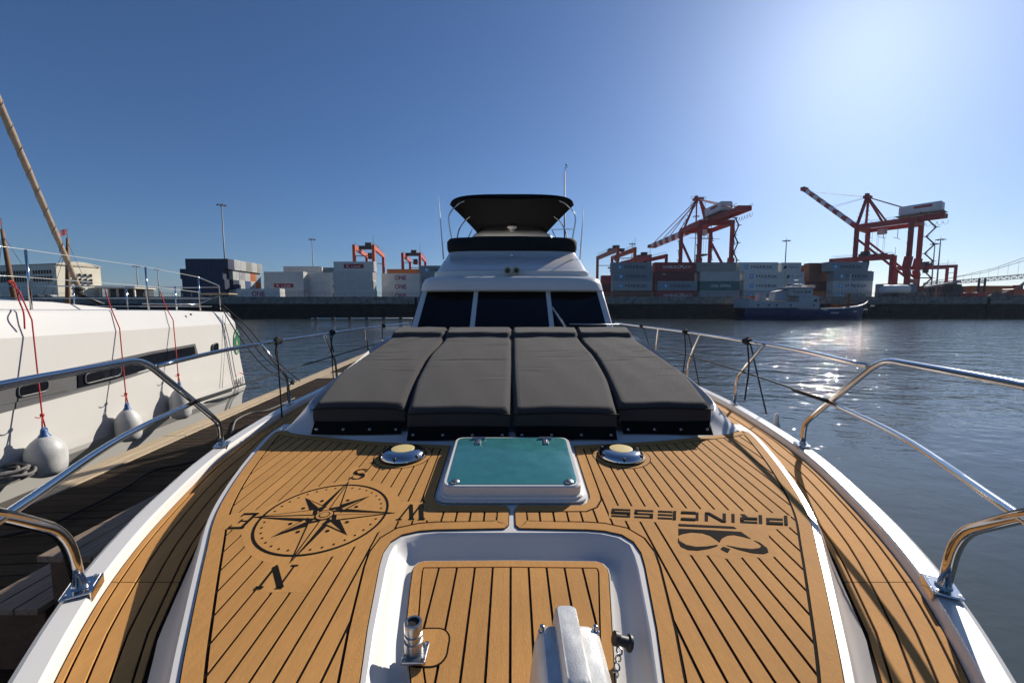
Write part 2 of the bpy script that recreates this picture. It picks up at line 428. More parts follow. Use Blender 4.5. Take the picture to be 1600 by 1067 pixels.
# ---- compass rose
CC = V((-.738, dk(511, 806).y)); CR = .236; rot = radians(3)
PANL = [o for o in Y.children if o.name.startswith('teak_panel')][1]; PANR = [o for o in Y.children if o.name.startswith('teak_panel')][0]
cr = obj('compass_rose', rise(fillpoly([(CC.x + (CR + .006) * cos(2 * pi * k / 72), CC.y + (CR + .006) * sin(2 * pi * k / 72)) for k in range(72)], [[(CC.x + (CR - .003) * cos(2 * pi * k / 72), CC.y + (CR - .003) * sin(2 * pi * k / 72)) for k in range(72)]]), .002, .0052, zf), 'caulk', PANL)
def cpt(r, a): return (CC.x + r * cos(a + rot), CC.y + r * sin(a + rot))
def flat(name, pts, m='caulk', h=.0053, parent=None, holes=()):
    return obj(name, rise(fillpoly(pts, holes), .002, h, zf), m, parent or PANL)
for k in range(4):                          # four long points, half solid and half outlined
    a = k * pi / 2
    flat('rose_point', [cpt(.030, a + .9), cpt(.062, a + pi / 4), cpt(CR * 1.17, a)], 'caulk', .0054)
    tip, base, in0 = cpt(CR * 1.17, a), cpt(.062, a - pi / 4), cpt(.030, a)
    flat('rose_point_outline', [tip, in0, base], 'caulk', .0050)
    g = lambda t: ((tip[0] * t[0] + base[0] * t[1] + in0[0] * t[2]), (tip[1] * t[0] + base[1] * t[1] + in0[1] * t[2]))
    flat('rose_point_face', [g((.80, .10, .10)), g((.07, .10, .83)), g((.07, .80, .13))], 'teak_cross', .0056)
    a += pi / 4                             # short points
    flat('rose_point', [cpt(.05, a), cpt(.060, a + .55), cpt(CR * .80, a)], 'caulk', .0052)
    tip, base, in0 = cpt(CR * .80, a), cpt(.060, a - .55), cpt(.05, a)
    flat('rose_point_outline', [tip, in0, base], 'caulk', .0049)
    flat('rose_point_face', [g((.72, .14, .14)), g((.12, .16, .72)), g((.12, .70, .18))], 'teak_cross', .0055)
    for d in (-.32, .32):
        p = cpt(CR * .50, a + d); flat('dot', [(p[0] + .0075 * cos(t * pi / 5), p[1] + .0075 * sin(t * pi / 5)) for t in range(10)])
for r0, r1, h in ((.036, 0, .0057), (.031, 0, .0062), (.021, 0, .0066), (.017, 0, .0070)):
    flat('rose_hub', [cpt(r0, t * pi / 14) for t in range(28)], 'caulk' if r0 in (.036, .021) else 'teak_cross', h)
for k in range(36):
    if k % 9 == 0: continue
    p = cpt(CR * .90, k * pi / 18); flat('dot', [(p[0] + .0042 * cos(t * pi / 4), p[1] + .0042 * sin(t * pi / 4)) for t in range(8)])
# compass letters, drawn as strokes; letter top points towards the bow
def strokes(name, segs, c, size, ang, parent, h=.0054):
    bm = nb()
    for i, (a, b, wd) in enumerate(segs):
        p = V((a[0] - .5, a[1] - .5)); q = V((b[0] - .5, b[1] - .5)); d = (q - p).normalized(); n = V((-d.y, d.x)) * wd / 2
        vs = []
        for t in (p - n, q - n, q + n, p + n):
            x = t.x * size; y = t.y * size
            X = c[0] + x * cos(ang) - y * sin(ang); Yy = c[1] + x * sin(ang) + y * cos(ang)
            vs.append(bm.verts.new((X, Yy, dz(Yy) + h + i * .00008)))
        bm.faces.new(vs)
    bmesh.ops.recalc_face_normals(bm, faces=bm.faces[:])
    bmesh.ops.solidify(bm, geom=bm.faces[:], thickness=.002)
    return obj(name, bm, 'caulk', parent)
arcp = lambda cx, cy, rx, ry, a0, a1, n: [(cx + rx * cos(radians(a0 + (a1 - a0) * i / n)), cy + ry * sin(radians(a0 + (a1 - a0) * i / n))) for i in range(n + 1)]
pth = lambda pts, ws: [(a, b, ws[min(i, len(ws) - 1)] if isinstance(ws, list) else ws) for i, (a, b) in enumerate(zip(pts, pts[1:]))]
LN = [((.2, 0), (.2, 1), .058), ((.8, 0), (.8, 1), .058), ((.16, .97), (.84, .03), .17), ((.08, .01), (.32, .01), .058), ((.68, .99), (.92, .99), .058), ((.05, .99), (.26, .99), .058)]
LE = [((.3, 0), (.3, 1), .13), ((.18, .015), (.8, .015), .058), ((.18, .985), (.8, .985), .058), ((.3, .52), (.62, .52), .058), ((.79, 0), (.79, .2), .05), ((.79, .8), (.79, 1), .05), ((.61, .4), (.61, .64), .06)]
LW = [((.08, 1), (.30, 0), .14), ((.30, 0), (.5, .95), .06), ((.46, 1), (.70, 0), .14), ((.70, 0), (.92, 1), .06), ((-.03, .99), (.2, .99), .058), ((.36, .99), (.58, .99), .058), ((.82, .99), (1.03, .99), .058)]
sp = arcp(.5, .74, .25, .25, 35, 250, 10) + arcp(.5, .26, .27, .26, 75, -145, 10)
LS = pth(sp, [.05] * 4 + [.08, .1, .13, .14, .15, .16, .17, .16, .15, .14, .1, .08] + [.05] * 9) + [((.74, .72), (.74, .95), .05), ((.24, .05), (.24, .28), .05)]
for nm, sg, px, sz in (('N', LN, (434, 902), .095), ('S', LS, (562, 742), .10), ('E', LE, (381, 815), .095), ('W', LW, (646, 801), .105)):
    p = dk(*px); strokes('compass_letter', sg, (p.x, p.y), sz, pi + rot * .6, PANL)
# ---- wordmark and emblem, letters face the cabin
q00, q10, q11, q01 = dk(1230, 808), dk(956, 796), dk(955, 808.5), dk(1231, 822)   # text bottom-right... in reading order
def wm(tx, ty):                            # tx along the word, ty 0 = foot, 1 = head of the letters (head towards the bow)
    a = q00 * (1 - tx) + q10 * tx; b = q01 * (1 - tx) + q11 * tx; p = a * (1 - ty) + b * ty
    return (p.x, p.y)
T = .24
def bar(x0, x1, y0, y1): return [(x0, y0), (x1, y0), (x1, y1), (x0, y1)]
G = {'P': [bar(0, .16, 0, 1), bar(.22, 1, .76, 1), bar(.84, 1, .30, .76), bar(.22, .84, .30, .52)],
     'R': [bar(0, .16, 0, 1), bar(.22, 1, .78, 1), bar(.84, 1, .38, .78), bar(.22, .84, .38, .58), [(.62, .36), (.82, .36), (1, 0), (.80, 0)]],
     'I': [bar(.2, .8, 0, 1)],
     'N': [bar(0, .16, 0, 1), [(.0, 1), (.2, 1), (.98, 0), (.78, 0)], bar(.84, 1, 0, 1)],
     'C': [bar(.0, .16, .02, .98), bar(.16, 1, .78, 1), bar(.16, 1, 0, .22)],
     'E': [bar(0, .16, 0, 1), bar(.2, 1, .80, 1), bar(.2, 1, .40, .60), bar(.2, 1, 0, .2)],
     'S': [bar(.0, 1, .80, 1), bar(0, .16, .5, .8), bar(0, 1, .40, .60), bar(.84, 1, .2, .5), bar(0, 1, 0, .2)]}
xs0 = [(0, .118), (.14, .262), (.287, .318), (.342, .462), (.497, .597), (.625, .73), (.757, .865), (.89, 1.0)]
word = obj('wordmark', rise(fillpoly([wm(.001, .1), wm(.002, .1), wm(.002, .12), wm(.001, .12)]), .002, .0049, zf), 'caulk', PANR)
for ch, (a, b) in zip('PRINCESS', xs0):
    bm = nb()
    for i, g in enumerate(G[ch]):
        vs = []
        for gx, gy in g:
            X, Yy = wm(a + (b - a) * gx, gy); vs.append(bm.verts.new((X, Yy, dz(Yy) + .0053 + i * .00008)))
        bm.faces.new(vs)
    bmesh.ops.recalc_face_normals(bm, faces=bm.faces[:]); bmesh.ops.solidify(bm, geom=bm.faces[:], thickness=.002)
    obj('letter', bm, 'caulk', PANR)
bpy.data.objects.remove(word)
em = [[(640, 560), (900, 573), (985, 577), (1003, 590), (820, 581), (640, 573)],
      [(640, 590), (840, 599), (1030, 610), (1092, 653), (1045, 640), (985, 628), (945, 632), (912, 650), (897, 676), (878, 660), (840, 634), (790, 617), (720, 612), (665, 622), (640, 633)],
      [(638, 645), (648, 668), (690, 692), (750, 704), (820, 701), (886, 691), (882, 699), (830, 715), (760, 726), (700, 722), (655, 702), (638, 674)],
      [(919, 703), (963, 718), (948, 741), (903, 718)],
      [(940, 695), (1020, 710), (1100, 718), (1146, 712), (1160, 697), (1140, 682), (1112, 663), (1150, 678), (1195, 713), (1202, 738), (1170, 748), (1100, 742), (1020, 722)]]
for e in em: flat('emblem', [xy(dk(*z4(*p))) for p in e], 'caulk', .0055, PANR)
# ---- skylight hatch
def hat(px, h): return dk(px[0], px[1], h)
def rq(c4, r, h, n=5):                      # rounded quad from photo corners at height h, from bow-left ccw
    P = [hat(c, h) for c in c4]; res = []
    for i in range(4):
        a, b, c = P[i - 1], P[i], P[(i + 1) % 4]
        p1 = b + (a - b).normalized() * r; p2 = b + (c - b).normalized() * r
        for k in range(n + 1):
            t = k / n; res.append(p1 * (1 - t) ** 2 + b * 2 * t * (1 - t) + p2 * t * t)
    return res
hq = [(692, 760), (908, 760), (886, 684), (714, 684)]
def hring(dx, dh, r=.05):
    P = rq(hq, r, .062); c = sum(P, V()) / len(P)
    return [c + V(((p.x - c.x) * (1 + dx), (p.y - c.y) * (1 + dx), p.z - c.z + dh)) for p in P]
H = obj('deck_hatch', solid([hring(.10, -.058, .06), hring(.10, -.052, .06), hring(.055, -.048, .06), hring(.05, -.040), hring(.02, -.036), hring(.02, -.003), hring(0, .003), hring(-.035, .003)]), 'gelcoat', Y, True, 35)
obj('seal', solid([hring(.045, -.0465, .06), hring(.045, -.0405, .06)]), 'black', H)
obj('glass', solid([hring(-.04, .001, .045), hring(-.04, .0042, .045), hring(-.05, .0052, .045)]), 'hatchglass', H, True, 40)
for px in ((748, 687), (852, 687)):
    p = dk(px[0], px[1], .069)
    bm = bbox((p.x, p.y - .025, p.z - .002), (.028, .075, .010), .003); obj('hinge', bm, 'steel_dull', H)
    bm = tube(nb(), [(p.x - .035, p.y + .014, p.z + .004), (p.x + .035, p.y + .014, p.z + .004)], .008, 10); obj('hinge_pin', bm, 'steel_dull', H, True, 40)
    for k in (-.04, -.012): obj('screw', lathe(nb(), [(.005, 0), (.005, .001), (.003, .002)], (p.x, p.y + k, p.z + .003), 8), 'steel', H)
for px in ((711, 752), (889, 752)):
    p = dk(px[0], px[1], .068); obj('knob', lathe(nb(), [(.020, 0), (.019, .004), (.012, .009), (.004, .010)], p - V((0, 0, .001)), 20), 'steel_dull', H, True, 40)
# ---- locker lid
lidz = lambda x, y: LD(y)
def lq(px): r = ray(*px); t = -.964 / (r.z - .068 * r.y); return (r.x * t, r.y * t)
lid = [lq(p) for p in [(664, 877), (655, 879), (648, 884), (644, 892), (640, 920), (633, 985)]] + [(-.215, .80), (-.205, .42), (.21, .42)] + [lq(p) for p in [(962, 1067), (957, 980), (952, 898), (949, 888), (942, 881), (932, 877.5), (800, 876)]]
lid = [(a, b) for a, b in lid]
bm = fillpoly(lid)
for v in bm.verts: v.co.z = LD(v.co.y) + .004
LID = obj('locker_lid', bm, 'caulk', Y)
obj('lid_body', rise(fillpoly(inset(lid, -.004)), -.011, .0032, lidz), 'gelcoat', LID)
obj('margin_board', frame(inset(lid, .003), .029, .0042, .0078, lidz), 'teak_cross', LID)
for b in strips(inset(lid, .037), (), -.0045, .0605, .0075): obj('plank', rise(b, .0042, .0075, lidz), 'teak', LID)
hc = lq((672, 1000)); hy = .98
tri = rrect(hc[0] - .05, hc[0] + .05, hy - .052, hy + .055, .035, 6)
obj('notch_board', rise(fillpoly(tri), .005, .0085, lidz), 'teak_cross', LID)
obj('notch_seam', rise(fillpoly(inset(tri, -.005)), .004, .0081, lidz), 'caulk', LID)
# ---- washdown fitting
fx = pl(644, 1010, -.93, .06); fx = V((fx.x + .004, fx.y, LD(fx.y) + .008))
W_ = obj('washdown_fitting', bbox((fx.x + .006, fx.y - .005, fx.z + .008), (.062, .062, .010), .003), 'steel_dull', Y)
obj('socket', lathe(nb(), [(.024, 0), (.024, .030), (.020, .032), (.020, .040), (.023, .042), (.023, .048), (.020, .050), (.020, .055), (.023, .057), (.023, .077), (.0215, .080), (.016, .080), (.0155, .05)], fx + V((0, 0, .012)), 24), 'steel_dull', W_, True, 35)
obj('bore', lathe(nb(), [(.0155, .073), (.0155, .0745)], fx + V((0, 0, .012)), 18), 'black', W_)
for a in range(4): obj('bolt', lathe(nb(), [(.006, 0), (.006, .004), (.003, .006)], fx + V((.006 + .024 * (1 if a % 2 else -1), -.005 + .024 * (1 if a > 1 else -1), .013)), 8), 'steel', W_)
# ---- chain bracket on the recess wall
cx = pl(985, 1005, -.90, .05)
B_ = obj('chain_bracket', lathe(nb(), [(.020, 0), (.020, .006), (.014, .010), (.012, .03), (.017, .034), (.017, .045), (.008, .048)], (0, 0, 0), 14, Matrix.Translation(cx) @ Matrix.Rotation(radians(-70), 4, 'Y')), 'black', Y, True, 40)
for k in range(7):
    p = cx + V((-.028 - .006 * k, -.012 * k, -.02 - .010 * k)); t = [p + V((.007 * cos(a * pi / 4), .0 if k % 2 else .009 * sin(a * pi / 4), .009 * sin(a * pi / 4) if k % 2 else .003 * sin(a * pi / 4))) for a in range(9)]
    obj('chain_link', tube(nb(), t, .0022, 6, False), 'steel_dull', B_, True)
# ---- windlass
wz = LD(.75) + .008
def wring(z, x0, x1, y0, y1, r): return [V((a, b, wz + z)) for a, b in rrect(x0, x1, y0, y1, r)]
WL = obj('windlass', solid([wring(0, .02, .225, .56, .86, .03), wring(.03, .02, .225, .56, .86, .03), wring(.036, .034, .21, .58, .85, .03), wring(.165, .048, .196, .62, .845, .03), wring(.198, .055, .190, .64, .835, .03), wring(.210, .068, .178, .66, .82, .025)]), 'cast', Y, True, 38)
obj('ridge', solid([wring(.05, .088, .150, .56, .862, .012), wring(.19, .092, .148, .60, .860, .012), wring(.235, .096, .144, .65, .848, .012), wring(.243, .101, .139, .66, .840, .01)]), 'cast', WL, True, 38)
obj('cap', lathe(nb(), [(.034, 0), (.034, .02), (.030, .034), (.018, .045), (.004, .048)], (.145, .635, wz + .165), 24), 'steel_dull', WL, True, 40)
for bx in (.066, .183): obj('bolt', lathe(nb(), [(.009, 0), (.009, .008), (.0055, .010), (.0055, .020), (.002, .022)], (bx, .815, wz + .196), 10), 'steel', WL, True, 40)
obj('gypsy', lathe(nb(), [(.02, 0), (.062, .01), (.062, .03), (.035, .045), (.062, .06), (.062, .08), (.02, .09)], (0, 0, 0), 20, Matrix.Translation((.232, .68, wz + .11)) @ Matrix.Rotation(pi / 2, 4, 'Y')), 'steel_dull', WL, True, 40)
obj('drain_ring', lathe(nb(), [(.03, 0), (.03, .003), (.022, .004)], (-.0, .80, LD(.80) + .0075), 20), 'black', Y)
# ---- coachroof under the sun pad
CT = lambda y: HC - 1.075 + .166 * y            # ridge line
base = [V((p.x, p.y, dz(p.y) - .002)) for p in (dk(*q) for q in [(800, 698), (900, 697), (1025, 691), (1100, 683), (1137, 679), (1156, 672)])] + [V((1.585, 2.62, SD + .02)), V((1.63, 2.90, SD + .0)), V((1.655, 3.5, SD)), V((1.68, 4.4, SD)), V((1.70, 5.6, SD))]
top = [V((0, 2.335, 0)), V((.36, 2.34, 0)), V((.85, 2.36, 0)), V((1.10, 2.39, 0)), V((1.24, 2.47, 0)), V((1.315, 2.54, 0)), V((1.37, 2.68, 0)), V((1.40, 3.0, 0)), V((1.41, 3.6, 0)), V((1.42, 4.4, 0)), V((1.44, 5.6, 0))]
for i, v in enumerate(top): v.z = CT(min(v.y, 4.6)) - (.065, .065, .065, .06, .045, .015, 0, 0, 0, 0, 0)[i]
inr = [V((t.x * .93, t.y + (.05 if i < 6 else .0), min(t.z - .012, CT(min(t.y, 4.6)) - .10))) for i, t in enumerate(top)]
def full(r): 
    c = cr3(r, 5); return [V((-p.x, p.y, p.z)) for p in c[::-1]][:-1] + c
rows = [base, [b.lerp(t, .18) + V((0, 0, .0)) for b, t in zip(base, top)], [b.lerp(t, .88) for b, t in zip(base, top)], [b.lerp(t, .97) + V((0, 0, .004)) for b, t in zip(base, top)], [t.lerp(i, .06) + V((0, 0, .008)) for t, i in zip(top, inr)], [t.lerp(i, .35) + V((0, 0, .012)) for t, i in zip(top, inr)], inr]
obj('coachroof', grid([full(r) for r in rows]), 'gelcoat', Y, True, 60)
bm = nb(); r = full(inr); n = len(r); 
for k in range(n // 2):
    q = [r[k], r[k + 1], r[n - 2 - k], r[n - 1 - k]]
    if k == n // 2 - 1 and (q[1] - q[2]).length < 1e-6: q = q[:2] + q[3:]
    try: bm.faces.new([bm.verts.new(p) for p in q])
    except ValueError: pass
bmesh.ops.remove_doubles(bm, verts=bm.verts[:], dist=1e-5); obj('coachroof_top', bm, 'gelcoat', Y)
# ---- cabin: windscreen, brow, flybridge
def plan(hw, y0, z, back, e=.5, n=28):
    res = []
    for k in range(n + 1):
        a = pi * k / n; c = cos(a); s_ = sin(a)
        res.append(V((-hw * math.copysign(abs(c) ** e, c), y0 + back * (1 - abs(s_) ** e), HC + z)))
    return res
def tail(r, y): return [V((r[0].x, y, r[0].z))] + r + [V((r[-1].x, y, r[-1].z))]
shell = lambda rows, y: grid([tail(r, y) for r in rows])
obj('brow', shell([plan(1.20, 5.50, .215, .5), plan(1.265, 5.36, .212, .5), plan(1.285, 5.335, .235, .5), plan(1.265, 5.355, .33, .5), plan(1.235, 5.40, .395, .5), plan(1.19, 5.50, .425, .5), plan(1.10, 5.80, .445, .45)], 11.6), 'gelcoat', Y, True, 50)
FB = obj('flybridge', shell([plan(1.16, 5.76, .43, .42), plan(1.165, 5.755, .50, .42), plan(1.155, 5.765, .525, .42), plan(1.135, 5.80, .530, .42), plan(1.125, 5.85, .56, .42), plan(1.085, 6.16, .74, .42), plan(1.08, 6.18, .742, .42), plan(1.045, 6.46, .90, .40), plan(1.04, 6.50, .945, .40), plan(1.0, 6.55, .95, .4)], 11.4), 'gelcoat', Y, True, 40)
bm = nb(); vs = [bm.verts.new(p) for p in (V((-1, 6.9, HC + .6)), V((1, 6.9, HC + .6)), V((1, 11.4, HC + .6)), V((-1, 11.4, HC + .6)))]; bm.faces.new(vs); obj('floor', bm, 'gelcoat_dull', FB)
obj('spray_cover', shell([plan(1.055, 6.45, .90, .40), plan(1.075, 6.43, .955, .40), plan(1.08, 6.44, 1.07, .40), plan(1.05, 6.50, 1.125, .4), plan(.98, 6.6, 1.10, .36)], 9.8), 'canvas', FB, True, 50)
bm = shell([plan(.66, 6.6, 1.09, .1), plan(.66, 6.62, 1.155, .1), plan(.6, 6.7, 1.175, .1), plan(.3, 6.95, 1.165, .1)], 8.2); obj('console_cover', bm, 'canvas', FB, True, 50)
# windscreen: three panes between white mullions
wb = [(-1.31, 5.02, -.36), (-1.22, 4.86, -.36), (-.485, 4.72, -.36), (.485, 4.72, -.36), (1.22, 4.86, -.36), (1.31, 5.02, -.36)]
wt = [(-1.275, 5.62, .225), (-1.20, 5.55, .225), (-.485, 5.47, .225), (.485, 5.47, .225), (1.20, 5.55, .225), (1.275, 5.62, .225)]
A = [V(p) + V((0, 0, HC)) for p in wb]; Bt = [V(p) + V((0, 0, HC)) for p in wt]
WS = obj('windscreen', grid([[A[0], A[1], A[2], A[3], A[4], A[5]], [Bt[0], Bt[1], Bt[2], Bt[3], Bt[4], Bt[5]]]), 'black', Y)
for k in (1, 2, 3):
    n = (A[k + 1] - A[k]).cross(Bt[k] - A[k]).normalized(); n = n if n.y < 0 else -n
    c = [A[k], A[k + 1], Bt[k + 1], Bt[k]]; m_ = sum(c, V()) / 4
    bm = nb(); f = [bm.verts.new(m_ + (p - m_) * .985 + n * .012) for p in c]; bm.faces.new(f)
    bmesh.ops.solidify(bm, geom=bm.faces[:], thickness=.008); obj('pane', bm, 'tint', WS)
for k in range(1, 5):
    n = V((0, -.8, .6)); bm = nb(); beam(bm, A[k] + n * .015, Bt[k] + n * .015, .058 if k in (2, 3) else .07, .022, up=(0, -1, 0)); obj('mullion', bm, 'gelcoat', WS)
p0, p1 = A[3] + V((.14, -.02, .14)), Bt[3].lerp(A[3], .38) + V((.035, -.05, 0))
bm = tube(nb(), [p0, p1], .012, 8); obj('wiper', bm, 'gelcoat', WS, True)
p = A[3].lerp(Bt[3], .30) + V((.22, -.05, -.02)); bm = tube(nb(), [p, p + V((.62, .02, -.005))], .008, 8); obj('wiper_blade', bm, 'steel_dull', WS, True)
bm = nb()
for s in (-1, 1):
    vs = [V((s * 1.31, 5.02, HC - .36)), V((s * 1.275, 5.62, HC + .22)), V((s * 1.30, 11.6, HC + .22)), V((s * 1.5, 11.6, HC - .36))]
    bm.faces.new([bm.verts.new(v) for v in (vs if s > 0 else vs[::-1])])
    vs = [V((s * 1.46, 4.6, SD + .0)), V((s * 1.31, 5.02, HC - .355)), V((s * 1.5, 11.6, HC - .355)), V((s * 1.8, 11.6, SD))]
    bm.faces.new([bm.verts.new(v) for v in (vs if s > 0 else vs[::-1])])
bm.faces.new([bm.verts.new(v) for v in (V((-1.8, 11.6, SD)), V((1.8, 11.6, SD)), V((1.3, 11.6, HC + .5)), V((-1.3, 11.6, HC + .5)))])
obj('cabin_side', bm, 'gelcoat', Y)
for s in (-1, 1):
    bm = nb(); c = [V((s * 1.335, 5.3, HC - .27)), V((s * 1.312, 5.75, HC + .14)), V((s * 1.345, 10.5, HC + .14)), V((s * 1.475, 10.5, HC - .27))]
    bm.faces.new([bm.verts.new(v) for v in c]); bmesh.ops.solidify(bm, geom=bm.faces[:], thickness=.01); obj('side_window', bm, 'tint', Y)
bm = grid([[V((-1.3, y, HC - .36)), V((1.3, y, HC - .36))] for y in (4.6, 5.1)]); obj('dash', bm, 'gelcoat', Y)
# horn and nav lamp
hn = obj('horn', bbox((-.0, 5.72, HC + .455), (.09, .08, .03), .008), 'steel_dull', Y)
for s in (-1, 1): obj('trumpet', lathe(nb(), [(.055, 0), (.052, .01), (.032, .05), (.024, .12), (.02, .2)], (0, 0, 0), 18, Matrix.Translation((s * .06, 5.60, HC + .51)) @ Matrix.Rotation(radians(-90), 4, 'X')), 'brass', hn, True, 40)
for s in (-1, 1): obj('trumpet_bore', lathe(nb(), [(.033, 0), (.033, .004)], (0, 0, 0), 16, Matrix.Translation((s * .06, 5.597, HC + .51)) @ Matrix.Rotation(radians(90), 4, 'X')), 'black', hn)
nl = obj('number_plate_lamp', bbox((.0, 6.22, HC + .80), (.05, .03, .045), .008), 'steel_dull', Y)
# bimini
bi = []
for j in range(9):
    t = j / 8; yy = 7.25 + 3.1 * t; hw = 1.10 - .33 * t; zc = 2.0 + .02 * sin(pi * t) - .05 * t; 
    bi.append([V((hw * math.copysign(abs(sin(pi / 2 * k / 12)) ** .9, k), yy + .0 * abs(k), HC + zc - .19 * (abs(k) / 12) ** 3.0)) for k in range(-12, 13)])
fr_ = [V((p.x * 1.0, p.y - .02, p.z - .09 * (1 - (abs(p.x) / 1.1) ** 2 * .6))) for p in bi[0]]
bm = grid([fr_] + bi); bmesh.ops.solidify(bm, geom=bm.faces[:], thickness=.014)
BM = obj('bimini_canopy', bm, 'canvas', Y, True, 50)
def pole(pts, r=.0125): return obj('frame_tube', tube(nb(), cr3(pts, 6), r, 8), 'steel', BM, True)
for s in (-1, 1):
    pole([(s * .85, 7.3, HC + 1.90), (s * .98, 7.3, HC + 1.83), (s * 1.13, 7.28, HC + 1.62), (s * 1.10, 7.3, HC + 1.3), (s * 1.04, 7.35, HC + .95)])
    pole([(s * .84, 8.2, HC + 1.83), (s * .95, 8.2, HC + 1.74), (s * 1.07, 8.1, HC + 1.5), (s * 1.04, 7.5, HC + 1.0)])
    pole([(s * .92, 9.4, HC + 1.80), (s * .97, 8.4, HC + 1.30), (s * 1.0, 7.9, HC + .95)])
obj('radar_arch', tube(nb(), fil([(-1.05, 10.2, HC + .9), (-.98, 10.0, HC + 1.62), (-.78, 9.9, HC + 1.80), (.78, 9.9, HC + 1.80), (.98, 10.0, HC + 1.62), (1.05, 10.2, HC + .9)], .3, 6), .085, 12), 'gelcoat', Y, True)
obj('radar_dome', lathe(nb(), [(.05, -.10), (.06, -.05), (.10, -.03), (.12, .0), (.1, .03), (.02, .04)], (0, 9.75, HC + 1.92), 24), 'gelcoat', Y, True, 50)
def whip(a, b, r0=.012, r1=.004): return obj('whip_antenna', tube(nb(), [a, (V(a) + V(b)) / 2, b], [r0, (r0 + r1) / 2, r1], 8), 'gelcoat_dull', Y, True)
whip(oy(693, 405, 6.4), oy(685, 307, 6.4)); whip(oy(906, 405, 6.4), oy(912, 325, 6.4))
mb_, mt_ = oy(882, 385, 10.4), oy(882, 268, 10.4)
MS = obj('mast', tube(nb(), [mb_ + V((0, 0, -.6)), mb_, mt_], [.026, .02, .014], 10), 'black', Y, True)
a, b = oy(864, 359, 10.4), oy(897, 358, 10.4); obj('spreader', tube(nb(), [a, b], .01, 6), 'steel_dull', MS, True)
a = oy(883, 266, 10.4); obj('wind_vane', tube(nb(), [a, a + V((0, 0, .06)), a + V((.06, 0, .09))], .008, 6), 'black', MS, True)
obj('wind_cups', lathe(nb(), [(.005, 0), (.03, .01), (.03, .02), (.005, .03)], a + V((.03, 0, .11)), 8), 'black', MS, True)
# ---- rails
RP = HC - .25; RA = HC - .29
def mk(pts, s): return [V((s * p[0] * SDK, p[1] * SDK, HC + (p[2] - HC) * SDK)) for p in pts]
SD0 = HC - .975
for s in (-1, 1):
    rail = obj('bow_rail', tube(nb(), fil(mk([(.30, -.75, RP + .02), (.95, -.2, RP + .01), (1.45, .65, RP), (1.70, 1.36, RP - .005), (1.872, 2.00, RP - .01), (1.90, 2.44, HC - .655), (1.965, 2.62, HC - .78), (1.975, 2.635, SD0 + .045)], s), .10, 6), .0155, 14), 'steel', Y, True)
    obj('mid_rail', tube(nb(), cr3(mk([(1.878, 2.30, HC - .56), (1.66, 1.66, HC - .548), (1.29, .98, HC - .525), (1.05, .55, HC - .50), (.70, .05, HC - .49)], s), 6), .0125, 12), 'steel', rail, True)
    obj('front_stanchion', tube(nb(), fil(mk([(1.435, 1.25, SD0 + .045), (1.395, 1.19, HC - .70), (1.25, .90, HC - .475), (1.18, .45, RP)], s), .11, 6), .0165, 14), 'steel', rail, True)
    obj('aft_rail', tube(nb(), cr3(mk([(1.868, 2.08, HC - .305), (1.97, 2.75, RA), (2.02, 3.45, RA), (2.06, 4.4, RA), (2.06, 5.2, RA), (2.0, 6.3, RA), (1.95, 7.5, RA)], s), 6), .0125, 12), 'steel', rail, True)
    for top_, kk, bs in (((1.985, 3.13, RA), (2.125, 3.72, HC - .66), (2.16, 3.80, SD0 + .045)), ((2.055, 4.35, RA), (2.17, 4.85, HC - .66), (2.19, 4.93, SD0 + .045)), ((2.04, 5.55, RA), (2.2, 6.05, HC - .66), (2.22, 6.1, SD0 + .045))):
        obj('stanchion', tube(nb(), fil(mk([top_, kk, bs], s), .07, 5), .0125, 12), 'steel', rail, True)
        obj('foot_plate', bbox((s * bs[0] * SDK, bs[1] * SDK, SD + .049), (.055, .08, .008), .003), 'steel', rail)
    for bx, by, rz in ((1.435 * SDK, 1.25 * SDK, -.55), (1.975 * SDK, 2.635 * SDK, -.38)):
        fp = obj('foot_plate', bbox((s * bx, by, SD + .046), (.068, .105, .008), .003, 2, s * rz), 'steel', rail)
        n = V((cos(s * rz), sin(s * rz), 0)) * (-s)
        obj('foot_flange', bbox(V((s * bx, by, SD + .034)) + n * .036, (.008, .105, .034), .003, 2, s * rz), 'steel', rail)
        obj('collar', lathe(nb(), [(.021, 0), (.021, .004), (.0175, .008)], (s * bx, by, SD + .050), 16), 'steel', rail, True, 40)
        for k in range(4):
            q = V((s * bx, by, SD + .054)) + Matrix.Rotation(s * rz, 3, 'Z') @ V((.024 * (1 if k % 2 else -1), .040 * (1 if k > 1 else -1), 0))
            obj('screw', lathe(nb(), [(.0055, 0), (.004, .002)], q, 8), 'steel_dull', rail)
